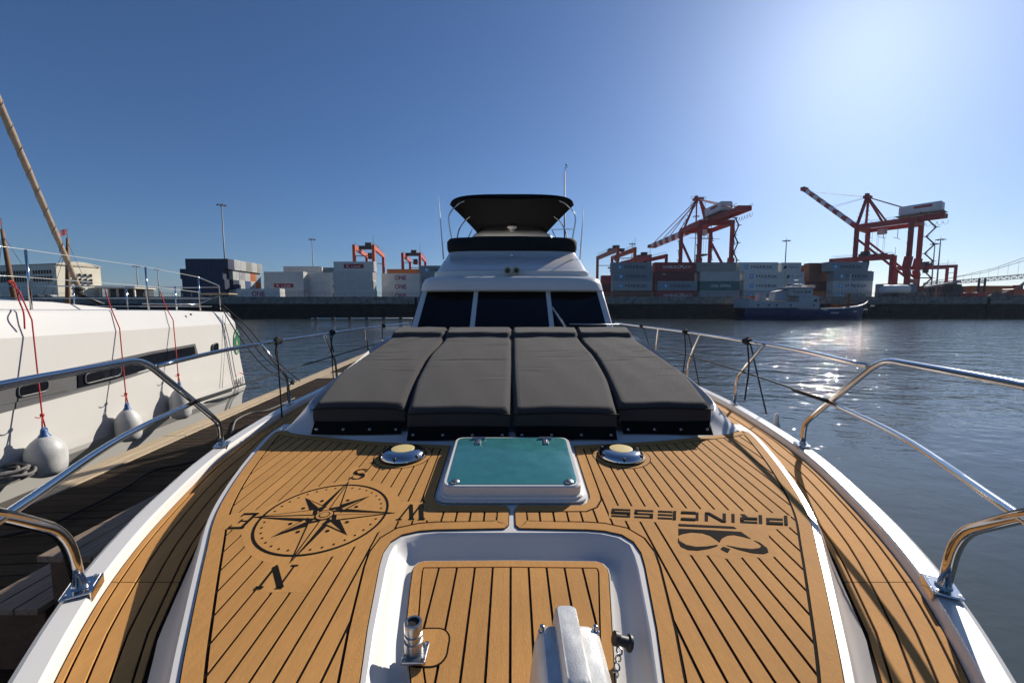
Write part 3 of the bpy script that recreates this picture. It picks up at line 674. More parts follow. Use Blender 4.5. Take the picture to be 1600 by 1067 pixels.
# ---- cushions of the sun pad
CP = lambda y: HC - .982 + .166 * y
seam = lambda y: itp(SEAM, y)
SEAM = smooth([(2.25, .625), (2.7, .68), (3.0, .705), (3.45, .72), (3.95, .69), (4.45, .72)], 40)
OUTE = smooth([(2.25, 1.20), (2.6, 1.255), (2.95, 1.295), (3.4, 1.28), (4.0, 1.245), (4.45, 1.29)], 40)
oute = lambda y: itp(OUTE, y)
def cushion(x0f, x1f, label, phase, y0, y1):
    g = .006; n = 110; m_ = 26
    rn = random.Random(int(phase * 100)); creases = [(y0 + (y1 - y0) * rn.uniform(.2, .78), rn.choice((.05, .2, .85, .95)), rn.uniform(-.12, .12), rn.uniform(.003, .008), rn.uniform(.12, .35)) for _ in range(7)] + [(y0 + (y1 - y0) * rn.uniform(.4, .6), rn.uniform(.2, .8), .05, rn.uniform(-.006, -.003), .3) for _ in range(2)]
    t = thing('sun_cushion', label, 'cushion', 'cushions of the sun pad')
    ftop = lambda y, hd: (CP(y) if y < y1 - .42 else CP(y1 - .42) + (CP(y1) + .035 - CP(y1 - .42)) * 1) 
    def prof(y):
        if y < y1 - .40: return CP(y)
        if y < y1 - .33: return CP(y1 - .40) + (y - y1 + .40) / .07 * .055
        return CP(y1 - .40) + .055 + (y - y1 + .33) * .12
    rows = []
    L_ = y1 - y0
    for i in range(n + 1):
        f = i / n; y = y0 + L_ * (f ** .9)
        g = .0015 + .012 * max(0, (2.8 - y) / .5); xa, xb = x0f(y) + g, x1f(y) - g; row = []
        zt = prof(y); zb = CP(y) - .105
        endr = min(1, (y - y0) / .022); endb = min(1, (y1 - y) / .03)
        rnd = math.sqrt(max(0, 1 - (1 - min(endr, endb)) ** 2))
        for j in range(m_ + 1):
            u = j / m_; du = min(u, 1 - u) * (xb - xa); er = min(1, du / .022); c = math.sqrt(max(0, 1 - (1 - er) ** 2))
            wr = .0022 * sin(7 * y + phase + 3 * u) * sin(11 * u + phase)
            for cy_, cu, dr, am, ln in creases:
                dd = (y - cy_ - dr * (u - cu)) / .016; wr += am * (math.exp(-dd * dd) - .7 * math.exp(-(dd - 1.6) ** 2)) * math.exp(-((u - cu) / ln) ** 2)
            puff = .007 * sin(pi * u) ** .6 * (1 if y < y1 - .38 else .6)
            h = (zt - zb + puff + wr) * (.72 + .28 * min(c, rnd))
            row.append(V((xa + (xb - xa) * u, y + (0 if i else -.0), zb + h)))
        rows.append(row)
    bm = grid(rows); R = [[v for v in bm.verts]]
    # skirt
    bm.verts.ensure_lookup_table(); w_ = m_ + 1
    loop = [j for j in range(w_)] + [(i) * w_ + m_ for i in range(1, n + 1)] + [n * w_ + j for j in range(m_ - 1, -1, -1)] + [i * w_ for i in range(n - 1, 0, -1)]
    lv = [bm.verts[i] for i in loop]; low = [bm.verts.new((v.co.x, v.co.y, CP(v.co.y) - .105)) for v in lv]
    for k in range(len(lv)): bm.faces.new((lv[k], lv[(k + 1) % len(lv)], low[(k + 1) % len(lv)], low[k]))
    obj('cover', bm, 'cushion', t, True, 60)
    # piping along the front top edge and the flap with snaps
    xa, xb = x0f(y0) + g, x1f(y0) - g
    zt = CP(y0) - .105
    rows = []
    for k in range(13):
        u = k / 12; x = xa + .02 + (xb - xa - .04) * u; yy = y0 - .010 + .005 * sin(5 * u + phase); zz = -.004 * sin(3 * u + phase)
        rows.append([V((x, y0 + .03, zt + .02)), V((x, yy + .002, zt + .004)), V((x + .002 * sin(9 * u), yy - .022 - .004 * sin(7 * u + phase), zt - .028 + zz)), V((x, yy - .045 - .004 * sin(4 * u + phase), zt - .058 + zz))])
    bm = grid(rows); bmesh.ops.solidify(bm, geom=bm.faces[:], thickness=.006)
    fl = obj('flap', bm, 'canvas', t, True, 60)
    for k in range(4):
        u = .06 + .88 * k / 3; x = xa + .02 + (xb - xa - .04) * u
        obj('snap', lathe(nb(), [(.0085, 0), (.0085, .003), (.005, .006)], (0, 0, 0), 10, Matrix.Translation((x, y0 - .045, zt - .031)) @ Matrix.Rotation(radians(55), 4, 'X')), 'steel_dull', t, True, 40)
    bm = tube(nb(), [V((xa + (xb - xa) * k / 10, y0 - .002, prof(y0) - .028 + .010 * sin(pi * k / 10))) for k in range(11)], .0035, 6); obj('piping', bm, 'canvas', t, True)
    return t
zero = lambda y: 0.0
nseam = lambda y: -seam(y)
nout = lambda y: -oute(y)
cushion(nout, nseam, 'charcoal sun pad cushion nearest the wooden pontoon, outermost of the four', 0.4, 2.37, 4.45)
cushion(nseam, zero, 'charcoal sun pad cushion just left of the centre seam, behind the teal hatch', 1.9, 2.30, 4.45)
cushion(zero, seam, 'charcoal sun pad cushion just right of the centre seam, behind the teal hatch', 3.3, 2.30, 4.45)
cushion(seam, oute, 'charcoal sun pad cushion on the open water side, outermost of the four', 5.2, 2.37, 4.45)
# ================================================================= PONTOON, CATAMARAN, FENDERS, ROPES
DZ = .55                                     # pontoon deck above the water
ea = V((-5.50, 4.15)); eb = V((-6.83, 18.8)); ed = (eb - ea).normalized()
def dedge(y): return ea.x + (eb.x - ea.x) * (y - ea.y) / (eb.y - ea.y)
PW = 3.05                                    # width of the boarded middle
PT = bpy.data.objects.new('pontoon', None); COL.objects.link(PT); tag(PT, 'low floating pontoon of dark boards with pale edge strips, between the two boats', 'pontoon')
rz = atan2(-ed.x, ed.y)
nrm = V((ed.y, -ed.x))                       # towards our boat
def dp(t, s_, z=0.0):                        # t along the pontoon from Y=4.15, s_ across from its far edge
    p = ea + ed * t + nrm * s_; return V((p.x, p.y, DZ + z))
PL = obj('plank', bbox((0, 0, 0), (PW, .139, .032), .004, 1), 'dockwood', PT)
first = True
for k in range(150):
    t = -4.6 + k * .146
    if 7.6 < t < 8.6: continue
    o = PL if first else PL.copy()
    if not first: COL.objects.link(o)
    first = False
    o.location = dp(t, .36 + PW / 2, -.016 + random.uniform(-.002, .003)); o.rotation_euler = (0, 0, rz + random.uniform(-.003, .003))
for s0, wd, mt in ((.0, .20, 'dockedge'), (.205, .145, 'dockedge'), (PW + .37, .20, 'dockedge')):
    t = -4.6
    while t < 17:
        L_ = 3.4; bm = bbox((0, 0, 0), (wd, L_ - .008, .05), .006, 1)
        o = obj('edge_board', bm, mt, PT); o.location = dp(t + L_ / 2, s0 + wd / 2, -.012 + random.uniform(-.002, .002)); o.rotation_euler = (0, 0, rz); t += L_
for k in range(7):                           # pale landing boards where the two pontoons join
    o = obj('landing_board', bbox((0, 0, 0), (PW, .139, .034), .004, 1), 'dockedge', PT); o.location = dp(7.65 + k * .146, .36 + PW / 2, -.013); o.rotation_euler = (0, 0, rz)
for s0 in (.1, PW + .45):
    bm = bbox((0, 0, 0), (.12, 21.6, .22), .01, 1); o = obj('stringer', bm, 'dockwood', PT); o.location = dp(6.2, s0, -.16); o.rotation_euler = (0, 0, rz)
for k in range(5):
    bm = bbox((0, 0, 0), (2.6, 2.6, .5), .05, 2); o = obj('float', bm, 'gelcoat_dull', PT); o.location = dp(-3 + k * 4.5, 1.85, -.42); o.rotation_euler = (0, 0, rz)
# wooden boarding steps beside our hull
ST = thing('boarding_steps', 'dark wooden two-step boarding block on the pontoon beside the near rail', 'steps')
def stepbox(x0, x1, y0, y1, zt, ov):
    for (cx_, cy_, sx, sy) in (((x0 + x1) / 2, y0 + .02, x1 - x0, .03), ((x0 + x1) / 2, y1 - .02, x1 - x0, .03), (x0 + .02, (y0 + y1) / 2, .03, y1 - y0 - .06), (x1 - .02, (y0 + y1) / 2, .03, y1 - y0 - .06)):
        obj('side_board', bbox((cx_, cy_, (DZ + .001 + zt) / 2), (sx, sy, zt - DZ - .004), .004, 1), 'stepwood', ST)
    n = 3; wd = (x1 - x0 + 2 * ov) / n
    for k in range(n): obj('tread_board', bbox((x0 - ov + wd * (k + .5), (y0 + y1) / 2, zt + .018), (wd - .006, y1 - y0 + .08, .036), .004, 1), 'steptop', ST)
stepbox(-2.65, -2.22, 2.16, 2.85, 1.225, .02); stepbox(-3.06, -2.68, 2.14, 2.82, .925, .015)
# power cables and rope lying on the pontoon
def rope(name, pts, r, m, label, cat, group=None, k=8): return tag(obj(name, tube(nb(), cr3(pts, k), r, 8), m, None, True), label, cat, group)
gp = lambda x, y, z=.03: pl(x, y, DZ + z - HC)
rope('power_cable', [gp(-60, 850), gp(60, 825), gp(120, 800), gp(190, 765), gp(240, 735), gp(300, 722), gp(370, 700)], .016, 'rope_black', 'black cable lying along the dark pontoon boards', 'cable')
rope('mooring_rope', [gp(362, 678), gp(366, 662), gp(372, 654), gp(392, 645), gp(420, 640), gp(460, 622)], .014, 'rope_grey', 'grey rope lying in a loose bend on the pontoon near the rail foot', 'rope')
cc = gp(8, 752, .03); pts = []
for k in range(90):
    a = k * .48; r = .13 + .05 * sin(k * .35); pts.append(cc + V((r * 1.5 * cos(a), r * sin(a) * 1.2, .03 + .0016 * k + .012 * sin(k * 1.7))))
rope('rope_coil', pts, .017, 'rope_grey', 'dark grey heap of coiled rope on the pontoon edge by the catamaran', 'rope', None, 3)
# ---- catamaran
CT_ = thing('catamaran', 'white catamaran moored across the pontoon with dark window band and wire guardrail', 'catamaran')
def hx(y): return dedge(y) - .62 - .03 * max(0, y - 7.5) ** 1.6
yy = [-6 + .4 * k for k in range(39)] + [9.45, 9.62]
def crease(y): return 2.275
def topz(y): return 2.62 - .012 * max(0, y - 5) - (.02 * max(0, y - 8))
secs = []
for y in yy:
    x = hx(y); f = min(1, max(0, (9.75 - y) / 1.0)) ** .5
    secs.append([V((x - .95 * f - .04, y, -.3)), V((x - .30 * f - .02, y, .10)), V((x - .16 * f - .01, y, .42)), V((x - .03, y + (.05 if y > 9.3 else 0), .58)), V((x, y + (.06 if y > 9.3 else 0), .66)), V((x + .005, y + (.0 if y > 9.3 else 0), 1.5)), V((x, y, crease(y))), V((x - .080, y - (.03 if y > 9.3 else 0), topz(y) - .03)), V((x - .10, y - (.04 if y > 9.3 else 0), topz(y))), V((x - .20, y, topz(y) + .012)), V((x - 2.0 * f - .2, y - .1, topz(y) + .03))])
for sec in secs:
    for v in sec:
        if v.y > 9.0: y_o = v.y; v.y += (v.y - 9.0) / .62 * .30 * (1 - (v.z - .55) / 2.05); v.x += hx(v.y) - hx(y_o)
bm = grid(secs)
last = [v for v in bm.verts][-11:]; ext = [bm.verts.new((v.co.x - .9, v.co.y - .05, v.co.z)) for v in last]
for k in range(10): bm.faces.new((last[k], last[k + 1], ext[k + 1], ext[k]))
obj('hull', bm, 'catwhite', CT_, True, 7)
# window band
def hp(x, y, d=.012):                       # photo pixel onto the hull side
    Yg = 6.0
    for _ in range(30):
        r = ray(x, y); t = (hx(Yg)) / r.x; Yg = r.y * t
    return V((hx(Yg) + d, Yg, HC + r.z * t))
def hpoly(name, pts, m, d, parent, th=.008):
    bm = nb(); bm.faces.new([bm.verts.new(hp(*p, d)) for p in pts]); bmesh.ops.recalc_face_normals(bm, faces=bm.faces[:]); bmesh.ops.solidify(bm, geom=bm.faces[:], thickness=th); return obj(name, bm, m, parent)
wbd = hpoly('window_band', [(-140, 681), (0, 645), (175, 599), (309, 555), (304, 537), (235, 549), (175, 562), (0, 596), (-140, 630)], 'catgrey', .014, CT_)
hpoly('window_pane', [(120, 606), (178, 592), (236, 574), (304, 553), (302, 541), (236, 553), (178, 567), (120, 580)], 'tint', .021, wbd)
hpoly('window_pane', [(-100, 655), (104, 610), (104, 586), (-100, 622)], 'catgrey', .021, wbd)
def ringport(pts4, m1='steel_dull'):
    P = [hp(*p, .030) for p in pts4]; res = []
    for i in range(4):
        a, b, c = P[i - 1], P[i], P[(i + 1) % 4]; r = .4 * min((a - b).length, (c - b).length)
        for k in range(5): t = k / 4; p1 = b + (a - b).normalized() * r; p2 = b + (c - b).normalized() * r; res.append(p1 * (1 - t) ** 2 + b * 2 * t * (1 - t) + p2 * t * t)
    c = sum(res, V()) / len(res)
    bm = nb(); tube(bm, res + [res[0], res[1]], .011, 8, False); o = obj('port_frame', bm, 'catgrey', CT_, True)
    bm = nb(); bm.faces.new([bm.verts.new(p - V((.006, 0, 0))) for p in res]); bmesh.ops.recalc_face_normals(bm, faces=bm.faces[:]); bmesh.ops.solidify(bm, geom=bm.faces[:], thickness=.006); obj('pane', bm, 'tint', o)
ringport([(25, 621), (72, 610), (72, 593), (25, 603)]); ringport([(130, 600), (186, 586), (186, 571), (130, 584)]); ringport([(330, 552), (339, 549), (339, 535), (330, 538)])
# oval sticker and maker's lettering near the bow
sp_ = [(369 + 5.2 * cos(2 * pi * k / 24), 534 + 20 * sin(2 * pi * k / 24)) for k in range(24)]
ov = hpoly('round_sticker', sp_, 'green', .012, CT_, .002)
def arcband(a0, a1, ra, rb, n=10):
    f = lambda r, t: (369 + 5.2 * r * cos(radians(t)), 534 + 20 * r * sin(radians(t)))
    return [f(ra, a0 + (a1 - a0) * i / n) for i in range(n + 1)] + [f(rb, a1 - (a1 - a0) * i / n) for i in range(n + 1)]
for a0 in (25, 75, 125, 205, 255, 305): hpoly('sticker_text', arcband(a0, a0 + 28, .86, .66), 'catwhite', .016, ov, .002)
hpoly('sticker_mark', [(368, 541), (369, 529), (370.5, 541), (369, 537)], 'cream', .016, ov, .002)
p0, p1 = hp(368, 604, .016), hp(381, 597, .016); c = (hp(367, 599, .016) + hp(379, 593, .016)) / 2
text('BALI', 'catgrey', CT_, c, (p1 - p0).length * .92, .17, (p1 - p0).normalized() * 1, V((0, 0, 1)), .0)
bm = nb(); tube(bm, [hp(368 + 12 * t / 8, 588 - 4 * sin(pi * (t / 8)) - 3.0 * t / 8, .012) for t in range(9)], .006, 6); obj('lettering_arc', bm, 'red_paint', CT_)
# coachroof, deck hardware, guardrail
bm = solid([[V((hx(-2) - .5, -4, 2.60)), V((hx(-2) - 4.5, -4, 2.60)), V((hx(-2) - 4.5, -4, 3.4)), V((hx(-2) - .6, -4, 2.9))], [V((hx(6) - .75, 6.2, 2.60)), V((hx(6) - 4.5, 6.2, 2.60)), V((hx(6) - 4.5, 6.2, 2.80)), V((hx(6) - .85, 6.2, 2.735))], [V((hx(7.3) - .72, 7.2, 2.60)), V((hx(7.3) - 4.2, 7.2, 2.60)), V((hx(7.3) - 4.2, 7.2, 2.66)), V((hx(7.3) - .75, 7.2, 2.63))]])
obj('coachroof', bm, 'catwhite', CT_)
bm = solid([[V((x, y, z)) for x, z in ((-12.6, .2), (-11.4, .2), (-11.2, 2.55), (-12.8, 2.55))] for y in (-4, 6, 8.2)] + [[V((-12.05, 9.7, .6)), V((-11.95, 9.7, .6)), V((-11.95, 9.7, 2.5)), V((-12.05, 9.7, 2.5))]]); obj('far_hull', bm, 'catwhite', CT_, True, 30)
obj('cross_beam', tube(nb(), [(-7.0, 9.0, 2.45), (-9.5, 9.0, 2.5), (-12.2, 9.0, 2.45)], .09, 12), 'steel_dull', CT_, True)
bm = nb(); bm.faces.new([bm.verts.new(p) for p in ((-6.9, 6.9, 2.58), (-11.4, 6.9, 2.58), (-11.4, 8.9, 2.5), (-6.9, 8.9, 2.5))]); obj('foredeck', bm, 'gelcoat_dull', CT_)
def hd(x, y, dd=-.14):                      # photo pixel at the guardrail line, dd in from the hull side
    Yg = 6.0
    for _ in range(30):
        r = ray(x, y); t = (hx(Yg) + dd) / r.x; Yg = r.y * t
    return V((r.x * t, Yg, HC + r.z * t))
st_b = [(49, 480), (232, 479.5), (313, 482)]; st_t = [(47.5, 390), (232, 417), (312.5, 433)]
def stan(b, t, r=.0145): 
    B0 = hd(*b); rr = ray(*t); tt = B0.y / rr.y; T0 = V((B0.x, B0.y, HC + rr.z * tt)); obj('stanchion', tube(nb(), [B0 - V((0, 0, .05)), T0], r, 10), 'steel', CT_, True); return B0, T0
ends = [stan(b, t) for b, t in zip(st_b, st_t)]
e0 = ends[0]; pv = V((hx(1.5) - .14, 1.2, ends[0][0].z)); ph = ends[0][1].z - ends[0][0].z
for fr2 in (1.0, .52):
    pts = [pv + V((0, 0, ph * fr2))] + [b.lerp(t, fr2) for b, t in ends]
    obj('guard_wire', tube(nb(), pts, .0042, 6), 'catwhite', CT_, True)
fb, ft = ends[2]
bp = hd(345, 484, -.10); tp = V((bp.x, bp.y, fb.z + (ft.z - fb.z) * .78))
obj('pulpit_tube', tube(nb(), fil([fb + V((0, 0, .0)), ft, tp, bp], .05, 4), .013, 10), 'steel', CT_, True)
q1 = V((-9.2, 9.0, ft.z - .17)); q2 = V((-12.0, 9.0, ft.z - .17))
obj('pulpit_tube', tube(nb(), [tp - V((0, 0, .03)), V((tp.x - 1.4, 9.2, tp.z - .05)), q1, q2], .013, 10), 'steel', CT_, True)
obj('pulpit_tube', tube(nb(), [bp + V((0, 0, .33)), fb + V((-.05, 0, .09)), ends[1][0] + V((-.1, 0, .06))], .012, 8), 'steel', CT_, True)
for x_ in (-7.6, -8.7, -9.9, -11.1): obj('stanchion', tube(nb(), [(x_, 9.05, 2.5), (x_, 9.05, q1.z)], .013, 8), 'steel', CT_, True)
for z_ in (2.68, 2.86): obj('pulpit_tube', tube(nb(), [(-6.8, 9.05, z_), (-12, 9.05, z_)], .011, 8), 'steel', CT_, True)
bm = bbox((-6.75, 9.2, fb.z + .33), (.7, .3, .03), .008); obj('pulpit_seat', bm, 'dockedge', CT_)
# furled headsail
fs0 = oy(122, 447, 9.2); d_ = (oy(-2, 160, 7.75) - fs0); pts = [fs0 + d_ * (t / 40) for t in range(-2, 140)]
fur = obj('furled_sail', tube(nb(), pts, [.046 + .003 * sin(k * .9) + (.016 * min(1, k / 60)) for k in range(len(pts))], 12), 'sailcloth', CT_, True)
sp2 = []; dn = d_.normalized(); ux = dn.cross(V((0, 1, 0))).normalized(); uy = dn.cross(ux)
for k in range(420): 
    q = fs0 + d_ * (k / 120); rr = .049 + .016 * min(1, k / 180); sp2.append(q + (ux * cos(k * .5) + uy * sin(k * .5)) * rr)
obj('furling_line', tube(nb(), sp2, .007, 5), 'rope_grey', fur, True)
obj('furler_drum', lathe(nb(), [(.05, -.12), (.11, -.10), (.11, -.07), (.07, -.05), (.07, .0), (.11, .02), (.11, .05), (.04, .08)], fs0 - V((0, 0, .10)), 16), 'black', CT_, True, 40)
obj('bow_sprit', tube(nb(), [fs0 - V((0, 0, .2)), fs0 + V((.25, .3, -.42))], .04, 8), 'black', CT_, True)
for px in ((0, 489), (18, 489)): pass
obj('hull_eye', lathe(nb(), [(.028, 0), (.028, .006), (.016, .010)], (0, 0, 0), 12, Matrix.Translation(hp(298, 491, .0)) @ Matrix.Rotation(pi / 2, 4, 'Y')), 'catgrey', CT_)
for xx in (348, 352): obj('seam_line', tube(nb(), [hp(xx, 492, .004), hp(xx - 2, 560, .004), hp(xx - 5, 606, .004)], .004, 5), 'catgrey', CT_)
# ---- fenders hanging between catamaran and pontoon
def fender(c, R, h, lab, ropetop, grp='pear fenders hung from the catamaran', colr='rubber_white', rm='rope_red', eye='rubber_blue', swing=None):
    t = thing('fender', lab, 'fender', grp)
    prof = [(.03, -h * .56), (R * .5, -h * .54), (R * .8, -h * .48), (R * .94, -h * .38), (R * .985, -h * .22), (R, -h * .02), (R * .97, h * .10), (R * .87, h * .22), (R * .66, h * .34), (R * .44, h * .42), (R * .32, h * .46)]
    obj('body', lathe(nb(), prof, c, 32), colr, t, True, 60)
    obj('neck', lathe(nb(), [(R * .335, h * .445), (R * .30, h * .475), (R * .20, h * .53), (R * .17, h * .60), (R * .12, h * .64)], c, 20), eye, t, True, 50)
    e = c + V((0, 0, h * .62)); ringp = [e + V((R * .02, R * .15 * cos(a * pi / 6), R * .15 * sin(a * pi / 6))) for a in range(13)]
    obj('eye', tube(nb(), ringp, R * .06, 8, False), eye, t, True)
    if ropetop:
        e2 = e + V((0, 0, R * .12)); kn = e2.lerp(V(ropetop[0]), .12)
        obj('lanyard', tube(nb(), [e2 - V((0, .015, 0)), kn], .008, 6), rm, t, True)
        obj('lanyard', tube(nb(), [e2 + V((0, .02, 0)), kn] + [V(p) for p in ropetop], .008, 6), rm, t, True)
        obj('knot', lathe(nb(), [(.005, -.03), (.02, -.012), (.022, .012), (.005, .03)], kn, 8), rm, t, True)
        obj('rope_tail', tube(nb(), cr3([kn, kn + V((.02, -.05, -.02)), kn + V((.03, -.10, .0))], 4), .006, 6), rm, t, True)
    return t
def fend_at(px, py, wpx, hpx):
    Yg = 6.0
    for _ in range(30):
        r = ray(px, py); t = (hx(Yg) + .25) / r.x; Yg = r.y * t
    z = r.y * t * cos(TH) - (r.z * t) * 0; c = V((r.x * t, Yg, HC + r.z * t)); dist = c.y / r.y
    R = wpx / 2 / F * dist * .72; return V((hx(Yg) + R + .02, Yg, c.z + .02)), R, hpx / F * dist * .80
def up(px, py): return hd(px, py, -.10)
f1 = fend_at(77, 712, 65, 78); fender(*f1, 'pear fender with blue neck, nearest of three against the catamaran, by the coiled rope', [hp(45, 500, .04), up(30, 455), up(13, 440)])
f2 = fend_at(207, 664, 45, 62); fender(*f2, 'pear fender with blue neck, middle of three hung along the catamaran', [hp(184, 513, .03), up(172, 478), up(164, 452)])
f3 = fend_at(287, 630, 39, 60); fender(*f3, 'pear fender with blue neck, farthest of three, nearest the catamaran bow', [hp(268, 500, .03), up(258, 478), up(250, 455)])
# red spare lanyard loop at the near stanchion
rope('red_lanyard', [up(12, 440), up(22, 442), up(30, 470), hp(33, 488, .03), hp(35, 514, .03)], .008, 'rope_red', 'loose red lanyard looped over the catamaran guard wire above the nearest fender', 'rope')
# mooring lines from the catamaran bow to the pontoon
mb = hp(343, 478, .02); cl = gp(455, 598, .08)
rope('mooring_line', [mb, mb.lerp(cl, .25) + V((0, 0, -.28)), mb.lerp(cl, .55) + V((0, 0, -.36)), mb.lerp(cl, .85) + V((0, 0, -.16)), cl], .013, 'rope_black', 'black mooring line sagging lowest of the three from the catamaran bow', 'rope', 'mooring lines from the catamaran bow')
rope('mooring_line', [mb, mb.lerp(cl, .25) + V((0, 0, .0)), mb.lerp(cl, .6) + V((0, 0, -.10)), cl + V((.05, .1, 0))], .013, 'rope_black', 'black mooring line, middle of the three from the catamaran bow', 'rope', 'mooring lines from the catamaran bow')
rope('mooring_line', [mb + V((.02, 0, .05)), mb.lerp(cl, .3) + V((0, .1, .12)), mb.lerp(cl, .65) + V((0, .1, .06)), cl + V((.1, .25, 0))], .013, 'rope_black', 'black mooring line with thick splice, uppermost of the three from the catamaran bow', 'rope', 'mooring lines from the catamaran bow')
b0 = gp(322, 628, .10); b1 = hp(379, 610, .04)
rope('mooring_line', [b0, b0.lerp(b1, .5) + V((0, 0, -.02)), b1], .012, 'rope_black', 'short black line tied from the pontoon to the catamaran stem, under the lettering', 'rope')
CLT = thing('mooring_cleat', 'metal mooring cleat wrapped with black rope on the pale pontoon edge', 'cleat')
obj('base', bbox(cl + V((0, 0, -.05)), (.10, .26, .02), .006), 'steel_dull', CLT)
obj('horn', tube(nb(), [cl + V((0, -.20, .03)), cl + V((0, -.1, .0)), cl + V((0, .1, .0)), cl + V((0, .20, .03))], .022, 10), 'steel_dull', CLT, True)
obj('rope_wrap', tube(nb(), [cl + V((.07 * cos(k * .7), .12 * sin(k * .35), -.03 + .002 * k)) for k in range(40)], .014, 8), 'rope_black', CLT, True)
# ---- black fender lines tied on our rails, and our own fender
def rail_pt(s_, y): 
    tab = [(2.08, 1.868), (2.75, 1.97), (3.45, 2.02), (4.4, 2.06), (5.2, 2.06), (6.3, 2.0)]
    return V((s_ * itp(tab, y) * SDK, y * SDK, HC + (RA - HC) * SDK))
def fline(s_, y, drop, lab, loop=.46):
    p = rail_pt(s_, y); t = thing('fender_line', lab, 'rope', 'black lines hitched to the yacht rails')
    wr = []
    for k in range(40): a = k * .9; wr.append(p + V((.021 * cos(a) * 1.0, -.035 + .0018 * k, .021 * sin(a))))
    obj('hitch', tube(nb(), wr, .0062, 8), 'rope_black', t, True)
    obj('hitch_knot', lathe(nb(), [(.008, -.03), (.022, -.014), (.024, .010), (.008, .026)], p + V((s_ * .0, -.01, .012)), 10), 'rope_black', t, True)
    obj('hanging_line', tube(nb(), cr3([p + V((s_ * .022, 0, 0)), p + V((s_ * (.10 if s_ > 0 else .03), .04, -.20)), p + V((s_ * (.24 if s_ > 0 else .04), .08, -drop))], 6), .0062, 8), 'rope_black', t, True)
    if loop: obj('rope_tail', tube(nb(), cr3([p + V((0, -.03, .02)), p + V((s_ * -.045, -.08, .0)), p + V((s_ * -.03, -.09, -loop * .45)), p + V((s_ * -.05, -.09, -loop))], 8), .0062, 8), 'rope_black', t, True)
    return t
fline(1, 3.40, .62, 'black rope with long tail hitched to the water-side rail, nearest of three there')
fline(1, 4.72, .72, 'black rope with tail hitched to the water-side rail, middle of three there')
fline(1, 6.15, .60, 'black rope hitched to the water-side rail beside the windscreen', 0)
fline(-1, 3.42, .95, 'black rope hitched to the pontoon-side rail, nearest of three there', .16)
fline(-1, 4.55, .70, 'black rope with short tail hitched to the pontoon-side rail, middle of three there', .2)
fline(-1, 6.2, .60, 'black rope hitched to the pontoon-side rail beside the windscreen', 0)
fe = pl(1196, 672, -1.12); fe = V((2.36, fe.y + .1, HC - 1.28))
fe = V((2.25, 3.32, HC - 1.30))
fender(fe, .11, .62, 'pale blue-white fender hanging outside the yacht on the open water side', None, None, 'rubber_white', 'rope_black', 'rubber_white')
# life line of the rail
for s_ in (-1, 1):
    pts = [(s_ * 1.878, 2.32, HC - .555), (s_ * 1.93, 2.50, HC - .562), (s_ * 2.08, 3.56, HC - .575), (s_ * 2.13, 4.70, HC - .58), (s_ * 2.17, 5.9, HC - .58), (s_ * 2.15, 7.4, HC - .58)]
    pts = [(p[0] * SDK, p[1] * SDK, HC + (p[2] - HC) * SDK) for p in pts]
    ll = tag(obj('life_line', tube(nb(), pts, .006, 6), 'rope_black', None, True), 'thin black life line through the yacht stanchions on the ' + ('open water side' if s_ > 0 else 'pontoon side'), 'rope')
    obj('lashing', tube(nb(), [V(pts[0]).lerp(V(pts[1]), t / 6 ) + V((0, t * .03, 0)) for t in range(7)], .012, 8), 'rope_black', ll, True)
# ================================================================= QUAY AND PORT
QY, QT = 100.0, 5.36                         # quay face distance, coping height
YZ = 5.0                                     # yard level
def stonemat(name, c1, c2, sc):
    m = bpy.data.materials.new(name); m.use_nodes = True; M[name] = m
    N = m.node_tree.nodes; L = m.node_tree.links; b = N['Principled BSDF']; b.inputs['Roughness'].default_value = .9
    g = N.new('ShaderNodeNewGeometry').outputs['Position']
    n1 = N.new('ShaderNodeTexNoise'); n1.inputs['Scale'].default_value = sc; n1.inputs['Detail'].default_value = 8; n1.inputs['Roughness'].default_value = .7; L.new(g, n1.inputs[0])
    rp = N.new('ShaderNodeValToRGB'); e = rp.color_ramp.elements; e[0].position = .32; e[1].position = .68; e[0].color = (*c1, 1); e[1].color = (*c2, 1)
    L.new(n1.outputs[0], rp.inputs[0]); L.new(rp.outputs[0], b.inputs['Base Color'])
    bp = N.new('ShaderNodeBump'); bp.inputs['Distance'].default_value = .3; bp.inputs['Strength'].default_value = .8; L.new(n1.outputs[0], bp.inputs['Height']); L.new(bp.outputs[0], b.inputs['Normal'])
    return m
stonemat('stone', (.10, .095, .085), (.36, .34, .30), .9)
stonemat('weed', (.008, .009, .008), (.030, .032, .026), .6)
mat('concrete', (.26, .25, .235), .9, var=.2, scale=.4)
mat('yard', (.11, .11, .105), .9, var=.2, scale=.2)
mat('galv', (.20, .205, .21), .6, .2, var=.1, scale=.5)
mat('crane_red', (.36, .03, .04), .6, var=.2, scale=.3, blotch=.2)
mat('crane_orange', (.46, .07, .02), .5, var=.12, scale=.3)
mat('crane_white', (.66, .66, .65), .5, var=.06, scale=.3)
mat('dark_steel', (.05, .052, .055), .6, var=.2, scale=.5)
mat('building', (.72, .66, .52), .85, var=.06, scale=.3)
mat('roof_dark', (.05, .05, .055), .7, var=.2, scale=.5)
mat('ship_blue', (.008, .035, .11), .45, var=.15, scale=.8)
mat('ship_white', (.42, .42, .43), .45, var=.05, scale=.8, blotch=.2)
mat('rust', (.20, .075, .035), .8, var=.35, scale=1.2)
mat('wood_brown', (.20, .11, .06), .8, var=.2, scale=2)
mat('flagred', (.72, .42, .42), .8, var=.1, scale=2)
mat('scrap', (.14, .10, .08), .9, var=.4, scale=.8)
def struct(o): o['kind'] = 'structure'; return o
